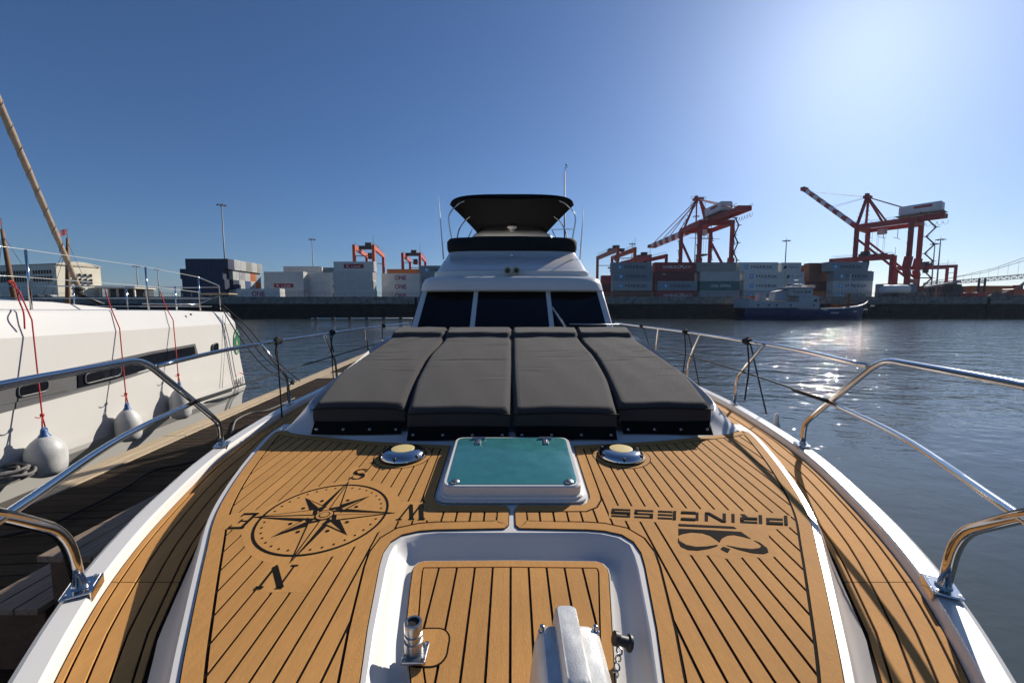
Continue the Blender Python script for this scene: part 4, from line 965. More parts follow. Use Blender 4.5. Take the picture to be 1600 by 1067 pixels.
# ground behind the quay
bm = nb(); box(bm, (40, QY + 205, YZ / 2 - .5), (900, 408, YZ + 1)); struct(obj('yard_ground', bm, 'yard'))
QW = thing('quay_wall', 'long stone quay wall with pale upper courses and dark weedy foot across the basin', 'wall')
bm = nb(); box(bm, (40, QY + .5, QT - .95), (900, 1.0, 1.5)); obj('upper_wall', bm, 'stone', QW)
bm = nb(); box(bm, (40, QY + .48, 1.4), (900, 1.04, 4.3)); obj('tidal_wall', bm, 'weed', QW)
bm = nb(); box(bm, (40, QY + .52, 3.75), (900, .93, .9)); obj('middle_wall', bm, 'stone', QW)
for k in range(160):                         # coping stones
    L_ = 1.98; x = -170 + k * 2.0
    o = obj('coping_stone', bbox((0, 0, 0), (L_, 1.0, .20), .02, 1), 'stone', QW) if k == 0 else first_c.copy()
    if k == 0: first_c = o
    else: COL.objects.link(o)
    o.location = (x, QY + .46 + random.uniform(-.03, .03), QT - .10 + random.uniform(-.02, .02))
random.seed(3)
RUB = None
for k in range(260):                         # weathered blocks standing proud of the face
    x = random.uniform(-110, 150); z = random.choice((QT - .45, QT - .80, QT - 1.15, QT - 1.5))
    o = obj('block', bbox((0, 0, 0), (.9, .3, .30), .03, 1), 'stone', QW) if RUB is None else RUB.copy()
    if RUB is None: RUB = o
    else: COL.objects.link(o)
    o.location = (x, QY + .08 + random.uniform(0, .05), z); o.scale = (random.uniform(.6, 1.5), 1, random.uniform(.8, 1.1))
for x in (oy(803, 470, QY).x, oy(1544, 470, QY).x, -24.0, 57.0):
    bm = nb(); box(bm, (x, QY - .12, 2.6), (.5, .3, 5.0)); obj('timber_fender', bm, 'weed', QW)
RL = thing('quay_railing', 'thin grey pipe railing running along the top of the quay', 'railing')
for z in (.55, 1.0): obj('rail', tube(nb(), [(-200, QY + .5, QT + z), (200, QY + .5, QT + z)], .035, 6), 'galv', RL)
pm = None
for k in range(130):
    o = obj('post', tube(nb(), [(0, 0, 0), (0, 0, 1.02)], .04, 6), 'galv', RL) if pm is None else pm.copy()
    if pm is None: pm = o
    else: COL.objects.link(o)
    o.location = (-150 + k * 2.4, QY + .5, QT)
# floating pipe on the water by the quay foot
a, b = oy(486, 491, 88), oy(645, 491.5, 88); a.z = b.z = .25
fp = thing('floating_boom', 'pale pipe boom floating at the foot of the quay wall, left of the cabin', 'boom')
obj('pipe', tube(nb(), [a, b], .16, 10), 'gelcoat_dull', fp, True)
for k in range(6):
    p = a.lerp(b, (k + .3) / 6); bm = bbox(p + V((0, 0, -.05)), (.8, .7, .5), .1); obj('float', bm, 'dark_steel', fp)
# ---- containers
CL = {'greyblue': (.22, .27, .30), 'grey': (.34, .35, .35), 'lightgrey': (.50, .50, .48), 'white': (.62, .61, .57), 'red': (.30, .035, .04), 'maroon': (.13, .03, .035), 'green': (.06, .16, .14), 'navy': (.010, .028, .075), 'blue': (.03, .08, .22), 'orange': (.52, .14, .03), 'brown': (.20, .07, .045), 'olive': (.30, .30, .26), 'teal': (.10, .18, .20)}
def contmat(n, c):
    m = mat('container_' + n, c, .55, var=.10, scale=.5, coord='obj', rnd=.08)
    N = m.node_tree.nodes; L = m.node_tree.links; b = N['Principled BSDF']
    g = N.new('ShaderNodeTexCoord').outputs['Object']; mp = N.new('ShaderNodeMapping'); mp.inputs['Scale'].default_value = (2.2, 2.2, .35); L.new(g, mp.inputs[0])
    nz = N.new('ShaderNodeTexNoise'); nz.inputs['Scale'].default_value = 1.3; nz.inputs['Detail'].default_value = 6; L.new(mp.outputs[0], nz.inputs[0])
    rp = N.new('ShaderNodeValToRGB'); rp.color_ramp.elements[0].position = .60; rp.color_ramp.elements[1].position = .75; rp.color_ramp.elements[1].color = (.35, .35, .35, 1); L.new(nz.outputs[0], rp.inputs[0])
    old = b.inputs['Base Color'].links[0].from_socket; mx = N.new('ShaderNodeMix'); mx.data_type = 'RGBA'
    L.new(rp.outputs[0], mx.inputs['Factor']); L.new(old, mx.inputs['A']); mx.inputs['B'].default_value = (.16, .10, .07, 1); L.new(mx.outputs['Result'], b.inputs['Base Color'])
for n, c in CL.items(): contmat(n, c)
mat('ink_dark', (.015, .03, .06), .6, var=.1); mat('ink_magenta', (.33, .015, .09), .6, var=.1); mat('ink_white', (.75, .75, .74), .6, var=.05)
mat('ink_blue', (.07, .36, .60), .6, var=.05); mat('ink_red', (.33, .02, .03), .6, var=.05)
CH, CWD = 2.86, 2.44
CMESH = {}
def cmesh(Lc):
    if Lc in CMESH: return CMESH[Lc]
    bm = nb(); n = int(Lc / .28); dep = .045; e = .16
    box(bm, (Lc / 2, CWD / 2, .08), (Lc, CWD, .16)); box(bm, (Lc / 2, CWD / 2, CH - .06), (Lc, CWD, .12))
    for x in (.08, Lc - .08):
        for y in (.08, CWD - .08): box(bm, (x, y, CH / 2), (.16, .16, CH - .22))
    def corr(p, q, nn, nrm_):
        rows = [[], []]
        for k in range(nn * 4 + 1):
            t = k / (nn * 4); d = dep * (0 if k % 4 in (0, 1) else 1)
            for r, z in zip(rows, (.16, CH - .12)): r.append(V(p).lerp(V(q), t) + V(nrm_) * (.02 + d) + V((0, 0, z)))
        R = [[bm.verts.new(v) for v in r] for r in rows]
        for k in range(nn * 4): bm.faces.new((R[0][k], R[0][k + 1], R[1][k + 1], R[1][k]))
    corr((e, 0, 0), (Lc - e, 0, 0), n, (0, 1, 0)); corr((Lc - e, CWD, 0), (e, CWD, 0), n, (0, -1, 0))
    corr((0, CWD - e, 0), (0, e, 0), 7, (1, 0, 0)); corr((Lc, e, 0), (Lc, CWD - e, 0), 7, (-1, 0, 0))
    bmesh.ops.recalc_face_normals(bm, faces=bm.faces[:])
    me = bpy.data.meshes.new('shipping_container'); bm.to_mesh(me); bm.free(); me.materials.append(None); CMESH[Lc] = me; return me
def dmesh():
    bm = nb(); box(bm, (0, 0, CH / 2), (.05, 1.03, CH - .36))
    for y in (-.28, .22): tube(bm, [(.06, y, .2), (.06, y, CH - .2)], .03, 6)
    for z in (.9, 1.15): box(bm, (.05, -.03, z), (.05, .6, .05))
    me = bpy.data.meshes.new('door'); bm.to_mesh(me); bm.free(); me.materials.append(None); return me
DM = dmesh()
def setmat(o, m):
    s_ = o.material_slots[0]; s_.link = 'OBJECT'; s_.material = M[m]
LV = ['bottom', 'second level', 'third level', 'fourth level']
def container(x, y, lvl, colr, where, Lc=12.19, mark=None, doors=None, grp='shipping containers on the quay', dc=None, rz=0.0):
    o = bpy.data.objects.new('shipping_container', cmesh(Lc)); COL.objects.link(o)
    setmat(o, 'container_' + colr); o.location = (x, y, YZ + .02 + lvl * (CH + .012)); o.rotation_euler = (0, 0, rz)
    cn = {'greyblue': 'blue-grey', 'lightgrey': 'pale grey', 'navy': 'navy blue', 'olive': 'dull olive grey', 'teal': 'grey-teal'}.get(colr, colr)
    mk_ = {'M': ' with star logo', 'O': ' with magenta lettering', 'K': ' with red banner', 'H': ' with white lettering', 'C': ' with white capitals', 'h': ' with dark logo', None: ''}[mark[0] if mark else None]
    tag(o, f"{cn} container{mk_}, {LV[lvl]}, {where}", 'container', grp)
    def tx(s_, m, cx_, cz, wd, ht, **k): text(s_, m, o, (cx_, -.012, cz), wd, ht, **k)
    if mark:
        k = mark[0]
        if k == 'M':
            bm = nb(); box(bm, (Lc * .20, -.010, CH * .5), (1.15, .02, 1.25)); lo = obj('logo_square', bm, 'ink_blue', o)
            st = [];
            for i in range(14): r = .50 if i % 2 == 0 else .2; st.append((Lc * .20 + r * cos(i * pi / 7 + pi / 2), -.028, CH * .5 + r * sin(i * pi / 7 + pi / 2)))
            bm = nb(); bm.faces.new([bm.verts.new(p) for p in st]); obj('logo_star', bm, 'ink_white', lo)
            tx('MAERSK', 'ink_dark', Lc * .59, CH * .5, Lc * .545, .92)
        elif k == 'O': tx('ONE', 'ink_magenta', Lc * (float(mark[1:]) if len(mark) > 1 else .5), CH * .52, Lc * .30, 1.45, bold=.02)
        elif k == 'K':
            bm = nb(); box(bm, (Lc * .5, -.008, CH * .52), (Lc * .49, .016, 1.25)); lo = obj('name_banner', bm, 'ink_red', o)
            text('K', 'ink_white', lo, (Lc * .36, -.02, CH * .52), .95, .85); text('LINE', 'ink_white', lo, (Lc * .56, -.02, CH * .48), 2.7, .62)
        elif k == 'H':
            tx('HAMBURG', 'ink_white', Lc * .40, CH * .5, Lc * .40, .85, bold=.0); tx('SÜD', 'ink_white', Lc * .83, CH * .53, Lc * .16, .95)
            bm = nb(); 
            for q in ([(.60, .35), (.63, .35), (.72, .70), (.70, .70)], [(.60, .70), (.62, .72), (.76, .36), (.73, .34)]): bm.faces.new([bm.verts.new((Lc * a_, -.014 - .003 * q[0][1], CH * b_)) for a_, b_ in q])
            obj('logo_sail', bm, 'ink_white', o)
        elif k == 'C':
            if mark == 'CAI': tx('CAI', 'ink_white', Lc * .22, CH * .75, 1.1, .5)
            else: tx('CHINA  SHIPPING', 'ink_white', Lc * .52, CH * .5, Lc * .52, .95)
        elif k == 'h': 
            tx('Hapag-Lloyd', 'ink_dark', Lc * .62, CH * .52, Lc * .5, .75); bm = nb(); bm.faces.new([bm.verts.new((Lc * .18 + a_, -.014, CH * .5 + b_)) for a_, b_ in ((-.6, -.45), (.25, -.45), (.6, .45), (-.25, .45))]); obj('logo', bm, 'ink_dark', o)
    if doors:
        for k in (-1, 1):
            d = bpy.data.objects.new('door', DM); COL.objects.link(d); d.parent = o; setmat(d, 'container_' + (dc or colr))
            d.location = (Lc + .0 if doors == 'R' else 0, CWD / 2 + k * .53, 0); d.rotation_euler = (0, 0, 0 if doors == 'R' else pi)
    return o
xp = lambda px, yy_: (px - 800) / F * (yy_ * cos(TH) - 2.5 * sin(TH))
CY = 124.0
def stack(px, cols, where, y=CY, Lc=12.19, doors=None):
    for lvl, c in enumerate(cols):
        if c is None: continue
        colr, mark, off = (c + (None, 0))[:3] if isinstance(c, tuple) else (c, None, 0)
        container(xp(px + (off or 0), y), y + random.uniform(-.15, .15), lvl, colr, where, Lc, mark, doors)
# right of the cabin
stack(957, [('brown', None), ('grey', 'M'), ('greyblue', 'M'), ('greyblue', 'M', -2)], 'front stack nearest the cabin roof')
stack(1024, [('red', 'H', 1), ('greyblue', 'M', 3), ('maroon', 'CAI', -1), ('red', 'H', -2)], 'front stack under the left ship crane')
stack(1093, [('grey', None), ('green', 'CHINA'), ('lightgrey', None), ('olive', None, -6)], 'front stack between red and white stacks')
stack(1160, [('lightgrey', 'M', 1), ('white', 'M', 1), ('white', 'M', 0), ('white', 'M', -8)], 'front stack behind the blue ship stern')
stack(1226, [('white', 'h'), ('white', 'h', -1), ('white', 'h', -2), ('white', 'h', -8)], 'short stack behind the ship bridge', CY + 1, 6.06)
stack(1262, [('orange', None), ('maroon', None), ('brown', None), ('brown', None, -1)], 'short stack behind the ship mast', CY + 2, 6.06)
stack(1300, [('lightgrey', 'M'), ('lightgrey', 'M', 0), ('greyblue', 'M', 0), ('greyblue', 'M', -10)], 'front stack above the ship foredeck', CY - 1)
stack(940, ['brown', 'maroon', 'red'], 'row behind the stack beside the cabin', CY + 14)
stack(1010, ['grey', 'brown', 'maroon', 'grey'], 'second row left of the ship crane legs', CY + 9)
stack(1080, ['brown', 'blue', 'grey', 'teal'], 'second row under the left ship crane', CY + 9)
stack(1150, ['maroon', 'grey', 'brown', 'grey'], 'second row behind the ship stern', CY + 9)
stack(1250, ['brown', 'green', 'teal', 'brown'], 'second row behind the ship bridge', CY + 9)
stack(1282, ['teal', 'maroon', 'grey', 'blue'], 'second row by the ship mast', CY + 11, 6.06)
stack(1376, ['teal', 'greyblue'], 'low row right of the ship bow', CY + 14)
for i, (px, cs, y_) in enumerate(((1392, ['brown', 'maroon', 'brown'], 205), (1428, ['maroon', 'brown', 'maroon'], 207), (1466, ['brown', 'red', 'maroon'], 206), (1506, ['maroon', 'brown', 'brown'], 208), (1546, ['brown', 'maroon', 'red'], 207), (1584, ['red', 'brown'], 206), (1622, ['brown', 'maroon'], 206))):
    stack(px, cs, 'far row under the bridge, column %s from left' % ('one two three four five six seven'.split()[i]), y_)
stack(1518, ['brown', ('orange', None)], 'pair in front of the far row, left', 150, 6.06); stack(1536, ['blue', 'orange'], 'pair in front of the far row, right', 150)
# left of the cabin
for r_ in range(6):
    cols = [['navy'] * 4, ['grey', 'navy', 'lightgrey', 'lightgrey'], ['blue', 'lightgrey', 'grey', 'lightgrey'], ['grey', 'blue', 'lightgrey', 'olive'], ['orange', 'lightgrey', 'orange', 'lightgrey'], ['brown', 'orange', 'grey', 'grey']][r_]
    for lvl, c in enumerate(cols):
        x_ = xp(283, 115) + (1.9 if lvl == 3 else ((0, .6, .2)[lvl % 3] if r_ == 0 else 1.3))
        container(x_, 115 + r_ * 2.62, lvl, c, 'dark left stack, ' + ('front row', 'second row back', 'third row back', 'fourth row back', 'fifth row back', 'rear row')[r_], 12.19, None, 'R')
stack(370, [('white', 'O')], 'alone in front of the left stacks', 112, doors='R')
stack(413, [('white', None), ('white', 'K', 1), ('white', None, 1)][0:], 'front stack right of the lone container', CY, doors='R')
stack(445, ['lightgrey', 'grey', 'lightgrey', 'white'], 'row behind the left white stack', CY + 12, doors='R')
stack(482, [('white', 'O.8'), ('white', 'O.8'), ('white', None)], 'stack just left of the tall white stack', CY + 3, doors='R')
stack(494, ['grey', 'grey', ('greyblue', 'M'), 'teal'], 'row behind, left of the tall white stack', CY + 16, doors='R')
stack(522, [('white', None, 1), ('lightgrey', None, 0), ('lightgrey', None, -1), ('white', 'K', 1)], 'tall white stack left of the cabin', CY - 2, doors='R')
stack(597, [('white', 'O'), ('white', 'O'), ('white', 'O')][:3], 'white stack beside the windscreen', CY + 6, doors='R')
stack(606, ['grey', 'grey', 'maroon', 'orange'], 'orange row behind the windscreen stack', CY + 22)
stack(632, ['maroon', 'maroon', 'brown', 'brown'], 'brown row under the red yard crane', CY + 24)
stack(656, ['teal', 'greyblue', 'greyblue', ('greyblue', 'M')], 'grey stack hidden half by the cabin', CY + 10)
# ---- light masts
def lightmast(px, ytop, y_, lab, n=6):
    t = thing('light_mast', lab, 'light mast', 'tall yard light masts'); tp_ = oy(px, ytop, y_); X = tp_.x
    obj('pole', tube(nb(), [(X, y_, YZ), (X, y_, tp_.z)], [.32, .16], 8), 'galv', t, True)
    obj('head_ring', tube(nb(), [(X + 1.1 * cos(k * pi / 5), y_ + 1.1 * sin(k * pi / 5), tp_.z - .3) for k in range(11)], .09, 6), 'galv', t)
    obj('spoke', tube(nb(), [(X - 1.5, y_, tp_.z - .3), (X + 1.5, y_, tp_.z - .3)], .07, 6), 'galv', t)
    for k in range(n):
        a = k * 2 * pi / n + .3; bm = bbox((X + 1.35 * cos(a), y_ + 1.35 * sin(a), tp_.z - .45), (.55, .4, .32), .04, 1, a); obj('flood_lamp', bm, 'dark_steel', t)
    obj('tip', tube(nb(), [(X, y_, tp_.z), (X, y_, tp_.z + 1.2)], .04, 5), 'galv', t)
lightmast(346, 319, 150, 'tallest light mast, above the dark blue container stack')
lightmast(487.5, 373, 190, 'light mast above the white containers left of the cabin')
lightmast(988, 380, 200, 'light mast between the yard cranes right of the cabin'); lightmast(1088, 337, 205, 'light mast standing among the legs of the left ship crane')
lightmast(1229, 375, 180, 'light mast between the two ship cranes'); lightmast(1461, 380, 185, 'shorter of the two light masts at far right'); lightmast(1470, 373, 170, 'taller of the two light masts at far right')
lightmast(213, 415, 190, 'small light mast right of the cream hall', 4); lightmast(246, 420, 210, 'small light mast farther right of the cream hall', 4)
# ---- yard cranes
def yardcrane(n0, f0, sep, ht, colr, lab):
    t = thing('yard_crane', lab, 'crane', 'rubber-tyred yard cranes'); n0, f0, sep = V((*n0, 0)), V((*f0, 0)), V((*sep, 0)); z0, z1 = YZ, ht
    for s_ in (V(), sep):
        for p in (n0, f0): bm = nb(); beam(bm, p + s_ + V((0, 0, z0 + 1.2)), p + s_ + V((0, 0, z1)), 1.0, .9); obj('leg', bm, colr, t)
        bm = nb(); beam(bm, n0 + s_ + V((0, 0, z1 - .8)), f0 + s_ + V((0, 0, z1 - .8)), .8, 1.6); obj('girder', bm, colr, t)
        bm = nb(); 
        for h in (.6, 1.1): beam(bm, n0 + s_ + V((0, 0, z1 + h)), f0 + s_ + V((0, 0, z1 + h)), .07)
        obj('handrail', bm, 'dark_steel', t)
    for p in (n0, f0):
        bm = nb(); beam(bm, p + V((0, 0, z0 + 1.6)), p + sep + V((0, 0, z0 + 1.6)), .9, .8); obj('sill_beam', bm, colr, t)
        bm = nb(); beam(bm, p + V((0, 0, z1 - 4)), p + sep + V((0, 0, z1 - 4)), .25); obj('tie_beam', bm, colr, t)
        for s_ in (V(), sep): bm = nb(); lathe(bm, [(.75, -.3), (.8, -.2), (.8, .2), (.75, .3)], (0, 0, 0), 14, Matrix.Translation(p + s_ + V((0, 0, z0 + .8))) @ Matrix.Rotation(pi / 2, 4, 'X')); obj('wheel', bm, 'dark_steel', t)
    c = n0.lerp(f0, .45) + sep * .5 + V((0, 0, z1 + .6)); bm = nb(); box(bm, c, (sep.length * .95, 3.5, 1.0), atan2(sep.y, sep.x)); box(bm, c + V((0, 0, 1)), (2.4, 2.2, 1.6)); obj('trolley', bm, 'dark_steel', t)
    bm = nb(); box(bm, c + V((.5, 0, -3.2)), (1.6, 1.8, 2.2)); obj('cab', bm, 'dark_steel', t)
    bm = nb(); box(bm, c + V((0, 0, -7)), (6, 1.2, .5)); obj('spreader', bm, colr, t)
    bm = nb(); beam(bm, n0 + sep + V((0, 0, z1)), n0 + sep + V((0, 0, z1 + 3.5)), .09); obj('aerial', bm, 'dark_steel', t)
yardcrane((-57, 146), (-61.5, 171), (7, 0), 25.2, 'crane_orange', 'orange yard crane straddling containers left of the cabin')
yardcrane((-45.5, 168), (-48, 190), (7.2, 0), 25.3, 'crane_red', 'red yard crane just left of the cabin')
yardcrane((39.5, 151), (37.5, 177), (6.4, 0), 25.0, 'crane_orange', 'orange-red yard crane just right of the cabin')
yardcrane((65, 170), (60, 196), (-6.5, 1), 25.0, 'crane_red', 'dark red yard crane behind the front stacks, left of the ship crane')
yardcrane((160, 170), (147, 186), (5, 4), 25.0, 'crane_red', 'red yard crane in front of the right ship crane legs')
yardcrane((238, 216), (216, 226), (3, 7), 25.5, 'crane_red', 'low red yard crane by the pair of light masts')
# ---- ship-to-shore cranes
def shipcrane(N_, H_, boom, lab, lat=7.0, fr_=(2., 20.), gz=40.0, apex=None):
    t = thing('ship_crane', lab, 'crane', 'ship-to-shore gantry cranes'); N_, H_ = V((*N_, 0)), V((*H_, 0)); u = (N_ - H_).normalized(); w_ = V((-u.y, u.x, 0)); w_ = -w_ if w_.x < 0 else w_
    L_ = (N_ - H_).length; up_ = V((0, 0, 1))
    for f in fr_:
        for s_ in (-1, 1):
            b0 = H_ + u * f + w_ * lat * s_
            bm = nb(); beam(bm, b0 + up_ * YZ, b0 + up_ * 17, 1.4, 1.5); k_ = b0 + up_ * 19 - u * .6
            beam(bm, b0 + up_ * 16.5, k_, 1.9, 2.2); beam(bm, k_, b0 + up_ * 24, 2.1, 1.9); beam(bm, b0 + up_ * 23.5, b0 + up_ * (gz - .2), 1.3, 1.3); obj('leg', bm, 'crane_red', t)
            bm = nb(); box(bm, b0 + up_ * (YZ + .7), (3.2, 3.2, 1.4)); obj('bogie', bm, 'dark_steel', t)
        bm = nb(); beam(bm, H_ + u * f - w_ * lat + up_ * (gz - 1.2), H_ + u * f + w_ * lat + up_ * (gz - 1.2), 1.6, 2.2); obj('portal_beam', bm, 'crane_red', t)
        bm = nb(); beam(bm, H_ + u * f - w_ * lat + up_ * 14, H_ + u * f + w_ * lat + up_ * 14, 1.2, 1.6); obj('sill_beam', bm, 'crane_red', t)
    for s_ in (-1, 1):
        a_ = H_ + u * fr_[0] + w_ * lat * s_; b_ = H_ + u * fr_[1] + w_ * lat * s_
        bm = nb(); beam(bm, a_ + up_ * (gz - 6), b_ + up_ * 15, .8); obj('brace', bm, 'crane_red', t)
        bm = nb(); beam(bm, a_ + up_ * (gz - 1.2), b_ + up_ * (gz - 1.2), 1.3, 1.8); obj('side_beam', bm, 'crane_red', t)
    for s_ in (-1, 1):
        bm = nb(); beam(bm, H_ + w_ * 2.2 * s_ + up_ * gz, N_ + w_ * 2.2 * s_ + up_ * gz, .8, 1.6); obj('girder', bm, 'crane_red', t)
    bm = nb()
    for h in (1.6, 2.3):
        for s_ in (-1, 1): beam(bm, H_ + w_ * 3.2 * s_ + up_ * (gz + h - .5), N_ + w_ * 3.2 * s_ + up_ * (gz + h - .5), .09)
    n = int(L_ / 2.5)
    for k in range(n):
        for s_ in (-1, 1): p = H_ + u * (k * 2.5 + 1) + w_ * 3.2 * s_; beam(bm, p + up_ * (gz - .6), p + up_ * (gz + 1.8), .08)
    obj('walkway_rail', bm, 'dark_steel', t)
    for k in range(int(L_ * .45 / 1.7)):
        p = N_ - u * (k * 1.7 + .5) + w_ * 2.8; bm = tube(nb(), [p + up_ * (gz - 1.6) + u * (.75 * cos(a_ * pi / 6)) - up_ * (1.6 * sin(a_ * pi / 6)) for a_ in range(7)], .06, 5); obj('festoon_loop', bm, 'dark_steel', t)
    bm = nb(); box(bm, (N_ - u * 1.0) + up_ * (gz + .2), (5.0, 1.4, 1.8), atan2(w_.y, w_.x)); obj('girder_end', bm, 'crane_red', t)
    # machinery house
    c = H_ + u * (fr_[1] + 1.0) + up_ * (gz + 4.0); bm = nb(); box(bm, (0, 0, 0), (5.0, 13, 3.8)); bmesh.ops.bevel(bm, geom=bm.edges[:], offset=.35, segments=2, affect='EDGES'); bmesh.ops.transform(bm, matrix=Matrix.Translation(c) @ Matrix.Rotation(atan2(w_.y, w_.x), 4, 'Z'), verts=bm.verts[:]); mh = obj('machinery_house', bm, 'crane_white', t)
    bm = nb(); box(bm, c - up_ * 2.2, (6.2, 14.5, .3), atan2(w_.y, w_.x)); obj('house_platform', bm, 'dark_steel', mh)
    bm = nb(); box(bm, c - w_ * 2.53 + u * 1 + up_ * .6, (.04, 5.5, .9), atan2(w_.y, w_.x)); obj('name_stripe', bm, 'ink_red', mh)
    bm = nb(); box(bm, H_ + u * 9 + up_ * (gz - 3.4), (2.2, 2.6, 2.4)); obj('operator_cab', bm, 'crane_white', t)
    # A-frame and stays
    ap = H_ + u * fr_[0] * 1.5 + up_ * (gz + 13.0)
    for s_ in (-1, 1):
        bm = nb(); beam(bm, H_ + u * (fr_[0] - .5) + w_ * 5.5 * s_ + up_ * gz, ap + w_ * .9 * s_, .9); obj('mast_leg', bm, 'crane_red', t)
        bm = nb(); beam(bm, H_ + u * (fr_[0] + 8) + w_ * 4 * s_ + up_ * gz, ap + w_ * .7 * s_, .6); obj('back_leg', bm, 'crane_red', t)
        bm = nb(); beam(bm, ap + w_ * .6 * s_, N_ - u * 6 + w_ * 2.2 * s_ + up_ * (gz + 1.6), .38); obj('back_stay', bm, 'crane_red', t)
    bm = nb(); box(bm, ap, (4.5, 2.2, 1.2), atan2(w_.y, w_.x)); box(bm, ap + up_ * .9 - w_ * 1.0, (1.2, 1.2, 1.2)); obj('mast_head', bm, 'crane_red', t)
    bm = nb()
    for h in (-1.6, 1.2): 
        for s_ in (-1, 1): beam(bm, ap + w_ * 3.4 * s_ + up_ * h, ap - w_ * 3.4 * s_ * .1 + up_ * h, .12)
        beam(bm, ap + w_ * 3.4 + up_ * (h - 1.2), ap + w_ * 3.4 + up_ * h, .12); beam(bm, ap - w_ * 3.4 + up_ * (h - 1.2), ap - w_ * 3.4 + up_ * h, .12)
    obj('head_platform', bm, 'dark_steel', t)
    # boom with red and white bands
    b0 = H_ + up_ * gz; b1 = V(boom); nseg = 13; sl_ = b1 - b0
    for k in range(nseg):
        for s_ in (-1, 1):
            p = b0 + sl_ * (k / nseg) + w_ * 1.9 * s_; q = b0 + sl_ * ((k + 1) / nseg) + w_ * 1.9 * s_
            bm = nb(); beam(bm, p, q, .8, 1.7); obj('boom_band', bm, 'crane_white' if k % 2 else 'crane_red', t)
        bm = nb(); p = b0 + sl_ * (k / nseg); beam(bm, p - w_ * 1.9, p + w_ * 1.9, .35); obj('boom_tie', bm, 'crane_red', t)
    bm = nb(); box(bm, b1, (5, 2.0, 1.8), atan2(w_.y, w_.x)); obj('boom_tip', bm, 'crane_red', t)
    for s_ in (-1, 1):
        for f in (.45, .88):
            bm = nb(); q = b0 + sl_ * f + w_ * 1.7 * s_ + up_ * .8; r_ = .28 if (b1.z - b0.z) < 5 else .10; beam(bm, ap + w_ * .5 * s_, q, r_); obj('fore_stay', bm, 'crane_red', t)
    # stair tower on the landward leg
    bm = nb(); s0 = H_ + u * (fr_[1] + 1.6) + w_ * lat
    for k in range(9):
        zz = YZ + 3 + k * 3.6; beam(bm, s0 + up_ * zz + u * (.2 if k % 2 else 3), s0 + up_ * (zz + 3.6) + u * (3 if k % 2 else .2), .28, .5); box(bm, s0 + up_ * (zz + 3.6) + u * (3 if k % 2 else .2), (1.6, 1.6, .15))
    obj('stair', bm, 'dark_steel', t)
    bm = nb()
    for k in range(3): beam(bm, H_ + u * (4 + k * 5) - w_ * 4 + up_ * (gz - 5 - k), H_ + u * (4 + k * 5) + w_ * 5 + up_ * (gz - 5 - k), .14); beam(bm, H_ + u * (4 + k * 5) + w_ * (3 - k) + up_ * (gz - 5 - k), H_ + u * (4 + k * 5) + w_ * (3 - k) + up_ * (gz - 1), .14)
    obj('service_platform', bm, 'dark_steel', t)
    bm = nb()
    for k in range(5): p = H_ + u * (6 + k * 1.1) + w_ * (1.2 if k % 2 else -1.2); beam(bm, p + up_ * (gz - 1), p + up_ * (gz - 13 + (k % 2) * .3), .06)
    box(bm, H_ + u * 8 + up_ * (gz - 13.5), (2.4, 6.4, .7), atan2(w_.y, w_.x)); obj('hoist_spreader', bm, 'dark_steel', t)
    for f in fr_:
        for s_ in (-1, 1):
            bm = nb(); b0 = H_ + u * f + w_ * (lat + .95) * s_
            for k in range(6): box(bm, b0 + up_ * (12 + k * 4.4), (1.1, 1.6, .12)); beam(bm, b0 + up_ * (12 + k * 4.4) + u * .6, b0 + up_ * (16.4 + k * 4.4) - u * .5, .16); beam(bm, b0 + up_ * (13.1 + k * 4.4) - u * .7, b0 + up_ * (13.1 + k * 4.4) + u * .7, .07)
            obj('leg_ladder', bm, 'dark_steel', t)
    for s_ in (-1, 1):
        bm = nb()
        for k in range(7): p = ap.lerp(H_ + u * (fr_[0] - .5) + w_ * 5.5 * s_ + up_ * gz, k / 7); box(bm, p + w_ * .7 * s_, (1.5, 1.0, .12)); beam(bm, p + w_ * 1.3 * s_, p + w_ * 1.3 * s_ + up_ * 1.1, .08)
        obj('mast_landing', bm, 'dark_steel', t)
    return t
shipcrane((88, 154), (87, 194), oy(1019, 385, 246), 'red ship crane with its boom lowered, left of the two tall cranes')
shipcrane((177, 166), (161.5, 190), oy(1257, 296, 224), 'red ship crane with banded boom raised, right of the two tall cranes')
# ---- blue ship at the quay
SH = thing('coaster_ship', 'blue and white coaster ship moored at the quay in front of the containers', 'ship')
SY = 93.0; sx = lambda px: (px - 800) / F * (SY * .9964 + .2); sz = lambda py: oy(800, py, SY).z
def shull(rows_, m, nm, th=None):
    bm = grid(rows_); return obj(nm, bm, m, SH, True, 40)
st_ = [(1155, 3.0, 2.0), (1157, 3.0, 2.4), (1165, 3.2, 2.8), (1190, 3.2, 3.0), (1230, 3.2, 3.0), (1268, 3.2, 3.0), (1300, 3.2, 2.9), (1325, 3.2, 2.4), (1340, 3.2, 1.5), (1350, 3.2, .6), (1354, 3.2, .08)]
topy = {1155: 481, 1157: 481, 1165: 481, 1190: 482, 1230: 483, 1268: 483, 1300: 482, 1325: 479.5, 1340: 476.5, 1350: 473, 1354: 470.5}
rows_ = []
for px, _, hb_ in st_:
    zt = sz(topy[px]); x = sx(px); rk = (0 if px < 1330 else (px - 1330) * .05)
    rows_.append([V((x - rk, SY + hb_ * 1.0 * s_ * f, z)) for s_, f, z in ((-1, 1, zt), (-1, .96, zt * .5), (-1, .85, .1), (-1, .6, -.6), (1, .6, -.6), (1, .85, .1), (1, .96, zt * .5), (1, 1, zt))])
shull(rows_, 'ship_blue', 'hull')
bm = grid([[r[0] - V((0, 0, .25)), r[-1] - V((0, 0, .25))] for r in rows_]); obj('main_deck', bm, 'rust', SH)
rows_ = []
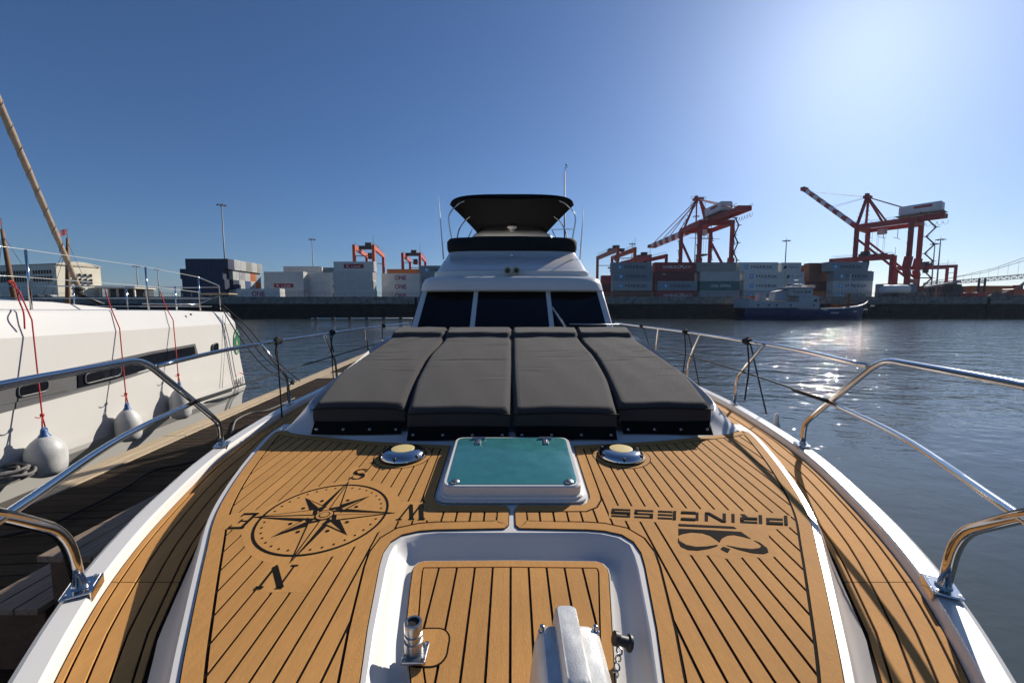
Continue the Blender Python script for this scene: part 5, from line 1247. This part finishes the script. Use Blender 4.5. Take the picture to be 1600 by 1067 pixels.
for px, yt in ((1157, 466), (1165, 470), (1200, 472), (1264, 472)): 
    rows_.append([V((sx(px), SY + s_ * 3.02, z)) for s_, z in ((-1, sz(481)), (-1, sz(yt)), (1, sz(yt)), (1, sz(481)))])
obj('aft_hull_side', solid(rows_), 'ship_white', SH)
for px in (1171, 1188, 1199, 1220, 1255): bm = lathe(nb(), [(.22, 0), (.22, .05), (.1, .06)], (0, 0, 0), 10, Matrix.Translation((sx(px), SY - 3.05, sz(477))) @ Matrix.Rotation(pi / 2, 4, 'X')); obj('porthole', bm, 'dark_steel', SH)
def sbox(nm, x0, x1, y0, y1, m, dy=2.6, parent=None): return obj(nm, bbox(((sx(x0) + sx(x1)) / 2, SY, (sz(y0) + sz(y1)) / 2), (sx(x1) - sx(x0), 2 * dy, sz(y0) - sz(y1)), .08, 1), m, parent or SH)
dh = sbox('deckhouse', 1234, 1264, 483.5, 462.8, 'ship_white', 2.75); br = sbox('bridge', 1222, 1256, 463, 451, 'ship_white', 2.4); sbox('bridge_roof', 1220, 1258, 451.2, 450, 'ship_white', 2.7, br)
for k in range(5): sbox('bridge_window', 1226 + k * 5.6, 1230 + k * 5.6, 458.5, 455.5, 'tint', 2.43, br)
sbox('deckhouse_window', 1256, 1261.5, 472, 467.5, 'tint', 2.78, dh)
bm = solid([[V((sx(1204), SY - 1.3, sz(470))), V((sx(1223), SY - 1.3, sz(470))), V((sx(1223), SY + 1.3, sz(470))), V((sx(1204), SY + 1.3, sz(470)))], [V((sx(1205), SY - 1.1, sz(457))), V((sx(1222), SY - 1.1, sz(453))), V((sx(1222), SY + 1.1, sz(453))), V((sx(1205), SY + 1.1, sz(457)))]]); fu = obj('funnel', bm, 'ship_white', SH)
bm = solid([[V((sx(1204.6), SY - 1.14, sz(457.2))), V((sx(1222.3), SY - 1.14, sz(453.2))), V((sx(1222.3), SY + 1.14, sz(453.2))), V((sx(1204.6), SY + 1.14, sz(457.2)))], [V((sx(1204.9), SY - 1.1, sz(456))), V((sx(1222), SY - 1.1, sz(452))), V((sx(1222), SY + 1.1, sz(452))), V((sx(1204.9), SY + 1.1, sz(456)))]]); obj('funnel_band', bm, 'ship_blue', fu)
sbox('winch_house', 1182, 1192, 470, 458, 'ship_white', .9); sbox('life_raft', 1169, 1176, 470, 463, 'crane_orange', .6); sbox('deck_hatch', 1303, 1317, 483, 475, 'rust', 1.4)
def spole(nm, x0, y0, x1, y1, r, m='ship_white', dy=0): return obj(nm, tube(nb(), [(sx(x0), SY + dy, sz(y0)), (sx(x1), SY + dy, sz(y1))], r, 8), m, SH, True)
spole('foremast', 1324, 480, 1324.5, 428, .14); spole('mast_foot', 1323.5, 480, 1323.8, 458, .35, 'wood_brown'); spole('stay', 1325, 441, 1350, 471, .03, 'galv'); spole('stay', 1325, 446, 1330, 471, .03, 'galv')
spole('radar_mast', 1237, 451, 1237, 424, .11); spole('aerial_mast', 1246, 451, 1246.5, 412, .06); spole('aerial_mast', 1228, 451, 1226, 440, .06)
for yy2, a_, b_ in ((438, 1231, 1244), (444, 1229, 1250), (430, 1234, 1240)): spole('yard_arm', a_, yy2, b_, yy2 + .2, .06)
for zz in (449, 447.2):
    for d_y in (-2.5, 2.5): spole('rail', 1220, zz, 1258, zz, .035, 'ship_white', d_y)
for zz in (468, 466.3):
    for d_y in (-2.9, 2.9): spole('rail', 1160, zz, 1232, zz, .035, 'ship_white', d_y)
for k in range(13): spole('rail_post', 1160 + k * 6, 470.5, 1160 + k * 6, 466.2, .035, 'ship_white', -2.9)
for x0, y0, w0 in ((1270, 484, 1.0), (1284, 488.5, 1.8), (1314, 486.5, .9), (1336, 484, 1.0), (1351.5, 478.5, .9)): bm = bbox((sx(x0) + .5, SY - 3.0 + max(0, (x0 - 1318)) * .055, sz(y0)), (w0, .3, .35), .08); obj('hull_fitting', bm, 'ship_white', SH)
rows_ = []
for px in (1266, 1300, 1325, 1340, 1350, 1354):
    hb_ = dict((a_, c_) for a_, b_, c_ in st_).get(px, 3.0); z = sz(topy.get(px, 483)); rows_.append([V((sx(px), SY - hb_ - .03, z - .1)), V((sx(px), SY - hb_ - .03, z + .22)), V((sx(px), SY - hb_ + .15, z + .22))])
obj('bulwark_cap', grid(rows_), 'ship_white', SH)
rope('ship_line', [V((sx(1352), SY, sz(479))), V((sx(1365), SY + 3, sz(487))), V((sx(1382), SY + 6, sz(491)))], .05, 'gelcoat_dull', 'pale mooring line slanting from the bow of the blue ship to the quay', 'rope')
# ---- hall on the left
HB = thing('waterfront_hall', 'cream hall with curved gable and two rows of windows at far left', 'building')
C0 = V((-158.5, 140, 0)); fd = V((-.97, .24, 0)); gd = V((.24, .97, 0)); hz = lambda py: oy(90, py, 140).z; g0 = YZ
gl, fl_ = 12.5, 42.0; zt = hz(413); zm = hz(408)
bm = solid([[C0 + V((0, 0, g0)), C0 + fd * fl_ + V((0, 0, g0)), C0 + fd * fl_ + gd * gl + V((0, 0, g0)), C0 + gd * gl + V((0, 0, g0))], [C0 + V((0, 0, zt)), C0 + fd * fl_ + V((0, 0, zt)), C0 + fd * fl_ + gd * gl + V((0, 0, zt)), C0 + gd * gl + V((0, 0, zt))]]); obj('wall', bm, 'building', HB)
rows_ = []
for e in (-.25, fl_ + .3): rows_.append([C0 + fd * e + gd * (gl * t / 12) + V((0, 0, zt + .01 + 1.15 * sin(pi * t / 12))) for t in range(13)])
arch = grid(rows_); bmesh.ops.solidify(arch, geom=arch.faces[:], thickness=.25); obj('roof', arch, 'roof_dark', HB, True, 40)
bm = nb(); bm.faces.new([bm.verts.new(p - fd * .22) for p in [C0 + V((0, 0, zt - .1)), C0 + gd * gl + V((0, 0, zt - .1))] + rows_[0][::-1]]); obj('gable', bm, 'building', HB)
bm = tube(nb(), [p - fd * .1 + V((0, 0, .12)) for p in rows_[0]], .18, 6); obj('verge', bm, 'building', HB)
for r_, (y0, y1) in enumerate(((421.5, 427.5), (431, 439.5))):
    for k in range(20):
        t0 = 2.6 + k * 1.42 + (3.0 if k > 6 else 0)
        if t0 > fl_ - 2: break
        c = C0 + fd * (t0) - gd * .02; bm = nb(); beam(bm, c + V((0, 0, hz(y1))), c + V((0, 0, hz(y0))), .8, .14, up=fd); obj('window', bm, 'roof_dark', HB)
for r_, (y0, y1) in enumerate(((425, 430), (433, 442))):
    for k in range(4):
        c = C0 + gd * (4.6 + k * 1.6) - fd * .16; bm = nb(); beam(bm, c + V((0, 0, hz(y1))), c + V((0, 0, hz(y0))), 1.0, .2, up=gd); obj('window', bm, 'roof_dark', HB)
SB = thing('low_shed', 'low pale flat-roofed shed to the right of the cream hall', 'building')
a, b = oy(150, 449, 150), oy(212, 449, 150)
obj('roof', bbox(((a.x + b.x) / 2, 154, a.z), (b.x - a.x, 9, .9), .05, 1), 'building', SB)
for k in range(5): obj('column', bbox((a.x + 1 + (b.x - a.x - 2) * k / 4, 150.5, (YZ + a.z) / 2), (.5, .5, a.z - YZ - .9), .03, 1), 'building', SB)
obj('wall', bbox(((a.x + b.x) / 2, 156, (YZ + a.z) / 2 - .2), (b.x - a.x - 1, 4, a.z - YZ - .6), .05, 1), 'roof_dark', SB)
# parked car near the hall
def car(px, y_, m, lab):
    t = thing('parked_car', lab, 'car', 'cars parked by the hall'); X = oy(px, 460, y_).x; prof_ = [(-2.1, .35), (-2.1, .8), (-1.9, .95), (-1.1, 1.0), (-.5, 1.45), (.9, 1.48), (1.6, 1.05), (2.05, .95), (2.1, .4)]
    bm = solid([[V((X + p, y_ + s_, YZ + q + .01)) for p, q in prof_] for s_ in (-.85, .85)]); obj('body', bm, m, t)
    for p in (-1.3, 1.3):
        for s_ in (-.8, .8): bm = lathe(nb(), [(.25, -.1), (.32, -.08), (.32, .08), (.25, .1)], (0, 0, 0), 12, Matrix.Translation((X + p, y_ + s_, YZ + .33)) @ Matrix.Rotation(pi / 2, 4, 'X')); obj('wheel', bm, 'dark_steel', t)
    bm = nb(); bm.faces.new([bm.verts.new((X + p, y_ - .86, YZ + q)) for p, q in ((-1.0, 1.02), (-.45, 1.4), (.85, 1.42), (1.4, 1.05))]); obj('window', bm, 'tint', t)
car(78, 122, 'ship_white', 'white car parked in front of the cream hall'); car(60, 125, 'dark_steel', 'dark car parked in front of the cream hall')
# sailing ship masts with flags, beyond the catamaran
def oldmast(x0, y0, x1, y1, y_, lab):
    t = thing('sailing_boat', lab, 'boat', 'old sailing boats behind the catamaran'); a_, b_ = oy(x0, y0, y_), oy(x1, y1, y_)
    a_.z = 1.2; obj('mast', tube(nb(), [a_, a_.lerp(b_, .7), b_], [.24, .19, .12], 10), 'wood_brown', t, True)
    hl = []
    for k in range(9): f = k / 8; w2 = 1.9 * sin(pi * min(.97, max(.03, f))) ** .6; hl.append([V((a_.x - 7 + 14 * f, a_.y + w2 * s_ * q, z)) for s_, q, z in ((-1, 1, 1.6 + 1.2 * abs(f - .5) ** 1.5), (-1, .8, .5), (-1, .4, -.3), (1, .4, -.3), (1, .8, .5), (1, 1, 1.6 + 1.2 * abs(f - .5) ** 1.5))])
    obj('hull', grid(hl), 'dark_steel', t, True); bm = grid([[r[0] - V((0, 0, .2)), r[-1] - V((0, 0, .2))] for r in hl]); obj('deck', bm, 'wood_brown', t)
    fg = [[b_ + V((-.9 * k / 6 - .05, .12 * sin(k * 1.2), 1.0 - .12 * k / 6 + .1 * sin(k))), b_ + V((-.9 * k / 6 - .05, .12 * sin(k * 1.2), .3 - .12 * k / 6 + .1 * sin(k)))] for k in range(7)]
    obj('flag_staff', tube(nb(), [b_, b_ + V((0, 0, 1.1))], .03, 5), 'wood_brown', t); bm = grid(fg); bmesh.ops.solidify(bm, geom=bm.faces[:], thickness=.01); obj('flag', bm, 'flagred', t)
    for dx in (-4, 4, -2.5): obj('shroud', tube(nb(), [b_ - V((0, 0, .6)), V((a_.x + dx, a_.y, 1.9))], .02, 5), 'dark_steel', t)
    return t
oldmast(26, 480, 3, 358, 42, 'old sailing boat with leaning brown mast at the left picture edge'); oldmast(104, 480, 105.5, 372, 48, 'old sailing boat with upright brown mast and flag, crossing the furled sail')
# ---- far right yard clutter
def rod(nm, lab, pts, r, m, cat): return tag(obj(nm, tube(nb(), pts, r, 6), m, None), lab, cat)
cv = thing('loading_conveyor', 'slanted pale loading conveyor on a dark frame at far right', 'conveyor'); a, b = oy(1446, 449, 118), oy(1498, 440, 118)
bm = nb(); beam(bm, a, b, 1.2, .5); obj('belt', bm, 'concrete', cv)
for f in (.15, .55, .92): p = a.lerp(b, f); bm = nb(); beam(bm, V((p.x - .6, 118, YZ)), p - V((0, 0, .3)), .3); beam(bm, V((p.x + .6, 118, YZ)), p - V((0, 0, .3)), .3); obj('frame', bm, 'dark_steel', cv)
obj('hopper', bbox((b.x - 1.2, 118.4, b.z - 2.8), (2.6, 2.6, 4), .1), 'dark_steel', cv)
rs = thing('reach_stacker', 'dark lattice machine mast standing before the orange container', 'machine'); c = oy(1533, 455, 121)
for dx in (-.9, .9): bm = nb(); beam(bm, (c.x + dx, 121, YZ), (c.x + dx, 121, oy(1533, 435, 121).z), .35); obj('mast', bm, 'dark_steel', rs)
obj('body', bbox((c.x, 122.5, YZ + 1.3), (3.2, 4, 1.8), .15), 'crane_red', rs)
for k in range(4): obj('cross_bar', bbox((c.x, 121, YZ + 1.2 + k * 1.3), (1.6, .25, .25), .03, 1), 'dark_steel', rs)
ex = thing('excavator', 'orange excavator with pale arm at the right picture edge', 'machine'); c = oy(1590, 456, 112)
obj('body', bbox((c.x, 113, YZ + 2), (3.4, 2.8, 1.6), .2), 'crane_orange', ex); obj('cab', bbox((c.x + 1.2, 113, YZ + 3.2), (1.2, 1.6, 1.6), .15), 'crane_red', ex)
obj('track', bbox((c.x, 113, YZ + .6), (4, 2.6, .9), .3), 'dark_steel', ex)
bm = nb(); beam(bm, (c.x, 112.6, YZ + 2.5), oy(1602, 441, 112), .5); beam(bm, (c.x - 3.5, 112.6, YZ + 1.6), (c.x + .2, 112.6, YZ + 2.9), .45); obj('arm', bm, 'concrete', ex)
for i, (px, w2, m, lab) in enumerate(((1388, 4, 'crane_white', 'white tank lying on the quay right of the ship bow, left one'), (1404, 6, 'crane_white', 'longer white tank lying on the quay right of the ship bow'))):
    c = oy(px, 451, 119); t = thing('storage_tank', lab, 'tank', 'white tanks on the quay'); obj('shell', lathe(nb(), [(.3, -w2 / 2), (1.2, -w2 / 2 + .4), (1.3, 0), (1.2, w2 / 2 - .4), (.3, w2 / 2)], (0, 0, 0), 16, Matrix.Translation((c.x, 119, YZ + 3.0)) @ Matrix.Rotation(pi / 2, 4, 'Y')), m, t, True, 50); obj('stand', bbox((c.x, 119, YZ + .9), (w2 * .9, 2, 1.8), .05, 1), 'dark_steel', t)
random.seed(11)
for i, (px, hgt, wd_) in enumerate(((1422, 1.8, 4), (1440, 2.6, 5), (1560, 2.2, 6))):
    c = oy(px, 458, 113); rows_ = []
    for k in range(7):
        rr = (1 - k / 6.3) ** .8; rows_.append([V((c.x + wd_ * .5 * rr * cos(a_ * pi / 7) * random.uniform(.8, 1.15), 113.5 + 1.8 * rr * sin(a_ * pi / 7), YZ + hgt * k / 6 * random.uniform(.85, 1.1))) for a_ in range(14)])
    tag(obj('scrap_heap', grid(rows_, True), 'scrap'), ('low rusty scrap heap right of the white tanks', 'scrap heap under the loading conveyor', 'brown scrap heap beside the excavator')[i], 'heap', 'scrap heaps on the quay')
# ---- suspension bridge far away
BR = thing('suspension_bridge', 'distant grey suspension bridge with truss deck at the right picture edge', 'bridge')
A_, B_2 = oy(1462, 439.5, 1500), oy(1680, 424, 1000); A_.z = B_2.z = (A_.z + B_2.z) / 2; n = 44; dirn = (B_2 - A_) / n; tr = 11.0
A0 = A_ - dirn * 6
bm = nb(); beam(bm, A0, B_2, 4.2, 2.6); obj('road_deck', bm, 'galv', BR); bm = nb(); beam(bm, A0 - V((0, 0, tr)), B_2 - V((0, 0, tr)), 2.0, 1.8); obj('lower_chord', bm, 'galv', BR)
for k in range(-6, n):
    p = A_ + dirn * k; q = A_ + dirn * (k + 1); bm = nb(); beam(bm, p - V((0, 0, tr if k % 2 else 0)), q - V((0, 0, 0 if k % 2 else tr)), 1.3); beam(bm, p, p - V((0, 0, tr)), .9); obj('truss_bay', bm, 'galv', BR)
obj('main_cable', tube(nb(), [A_ - dirn * 2 + V((0, 0, 2)), A_.lerp(B_2, .5) + V((0, 0, 26)), B_2 + V((0, 0, 75))], .8, 6), 'galv', BR); obj('main_cable', tube(nb(), [A_ - dirn * 4 + V((0, 15, 2)), A_.lerp(B_2, .5) + V((0, 15, 17)), B_2 + V((0, 15, 58))], .8, 6), 'galv', BR)
for k in range(0, n, 3):
    p = A_ + dirn * k; f = k / n; bm = nb(); beam(bm, p, p + V((0, 0, 4 + 60 * f ** 1.3)), .35); obj('hanger', bm, 'galv', BR)
for k in range(4):
    p = A0 + dirn * (k * 4 + 1); bm = nb(); beam(bm, V((p.x, p.y, 0)), p - V((0, 0, tr)), 8, 5); obj('pier', bm, 'concrete', BR)
p = A_ + dirn * 9; t_ = nb(); beam(t_, p, p + V((0, 0, 26)), .8); beam(t_, p + V((0, 0, 26)), p + V((-8, 0, 26)), .7); obj('sign_gantry', t_, 'galv', BR)
# ================================================================= WATER (setting)
def water():
    m = bpy.data.materials.new('water'); m.use_nodes = True; M['water'] = m
    N = m.node_tree.nodes; L = m.node_tree.links; b = N['Principled BSDF']
    b.inputs['Base Color'].default_value = (.050, .063, .064, 1); b.inputs['Roughness'].default_value = .025; b.inputs['IOR'].default_value = 1.333
    g = N.new('ShaderNodeNewGeometry').outputs['Position']
    prev = None
    sp_x = N.new('ShaderNodeSeparateXYZ'); L.new(g, sp_x.inputs[0])        # the basin is sheltered close to the pontoon and rougher farther out
    sh = N.new('ShaderNodeMapRange'); sh.interpolation_type = 'SMOOTHSTEP'; L.new(sp_x.outputs['Y'], sh.inputs['Value'])
    for k_, v_ in (('From Min', 4.0), ('From Max', 15.0), ('To Min', .15), ('To Max', 1.2)): sh.inputs[k_].default_value = v_
    for sc, st, dist, stretch in ((.45, .5, .30, (1, 1.5, 1)), (2.6, .66, .06, (1, 1.3, 1)), (9, .52, .016, (1, 1.2, 1))):
        mp = N.new('ShaderNodeMapping'); mp.inputs['Scale'].default_value = stretch; mp.inputs['Rotation'].default_value = (0, 0, .35); L.new(g, mp.inputs[0])
        n = N.new('ShaderNodeTexNoise'); n.inputs['Scale'].default_value = sc; n.inputs['Detail'].default_value = 3; n.inputs['Distortion'].default_value = .4
        L.new(mp.outputs[0], n.inputs[0])
        bp = N.new('ShaderNodeBump'); ml = N.new('ShaderNodeMath'); ml.operation = 'MULTIPLY'; L.new(sh.outputs[0], ml.inputs[0]); ml.inputs[1].default_value = st; L.new(ml.outputs[0], bp.inputs['Strength']); bp.inputs['Distance'].default_value = dist
        L.new(n.outputs[0], bp.inputs['Height'])
        if prev: L.new(prev, bp.inputs['Normal'])
        prev = bp.outputs[0]
    L.new(prev, b.inputs['Normal'])
    bm = nb(); bm.faces.new([bm.verts.new(p) for p in ((-2500, -300, 0), (2500, -300, 0), (2500, 2600, 0), (-2500, 2600, 0))])
    o = obj('water', bm, 'water'); o['kind'] = 'structure'
water()


# ---- thin harbour haze
hm = bpy.data.materials.new('haze'); hm.use_nodes = True; N = hm.node_tree.nodes; N.clear()
ho = N.new('ShaderNodeOutputMaterial'); hv = N.new('ShaderNodeVolumePrincipled'); hv.inputs['Color'].default_value = (.88, .93, 1, 1); hv.inputs['Density'].default_value = .00006; hv.inputs['Anisotropy'].default_value = .3
hm.node_tree.links.new(hv.outputs[0], ho.inputs['Volume']); M['haze'] = hm
bm = nb(); box(bm, (0, 1150, 84), (5040, 2940, 170)); hz_ = obj('haze', bm, 'haze'); hz_['kind'] = 'stuff'; hz_['label'] = 'thin pale haze over the harbour'
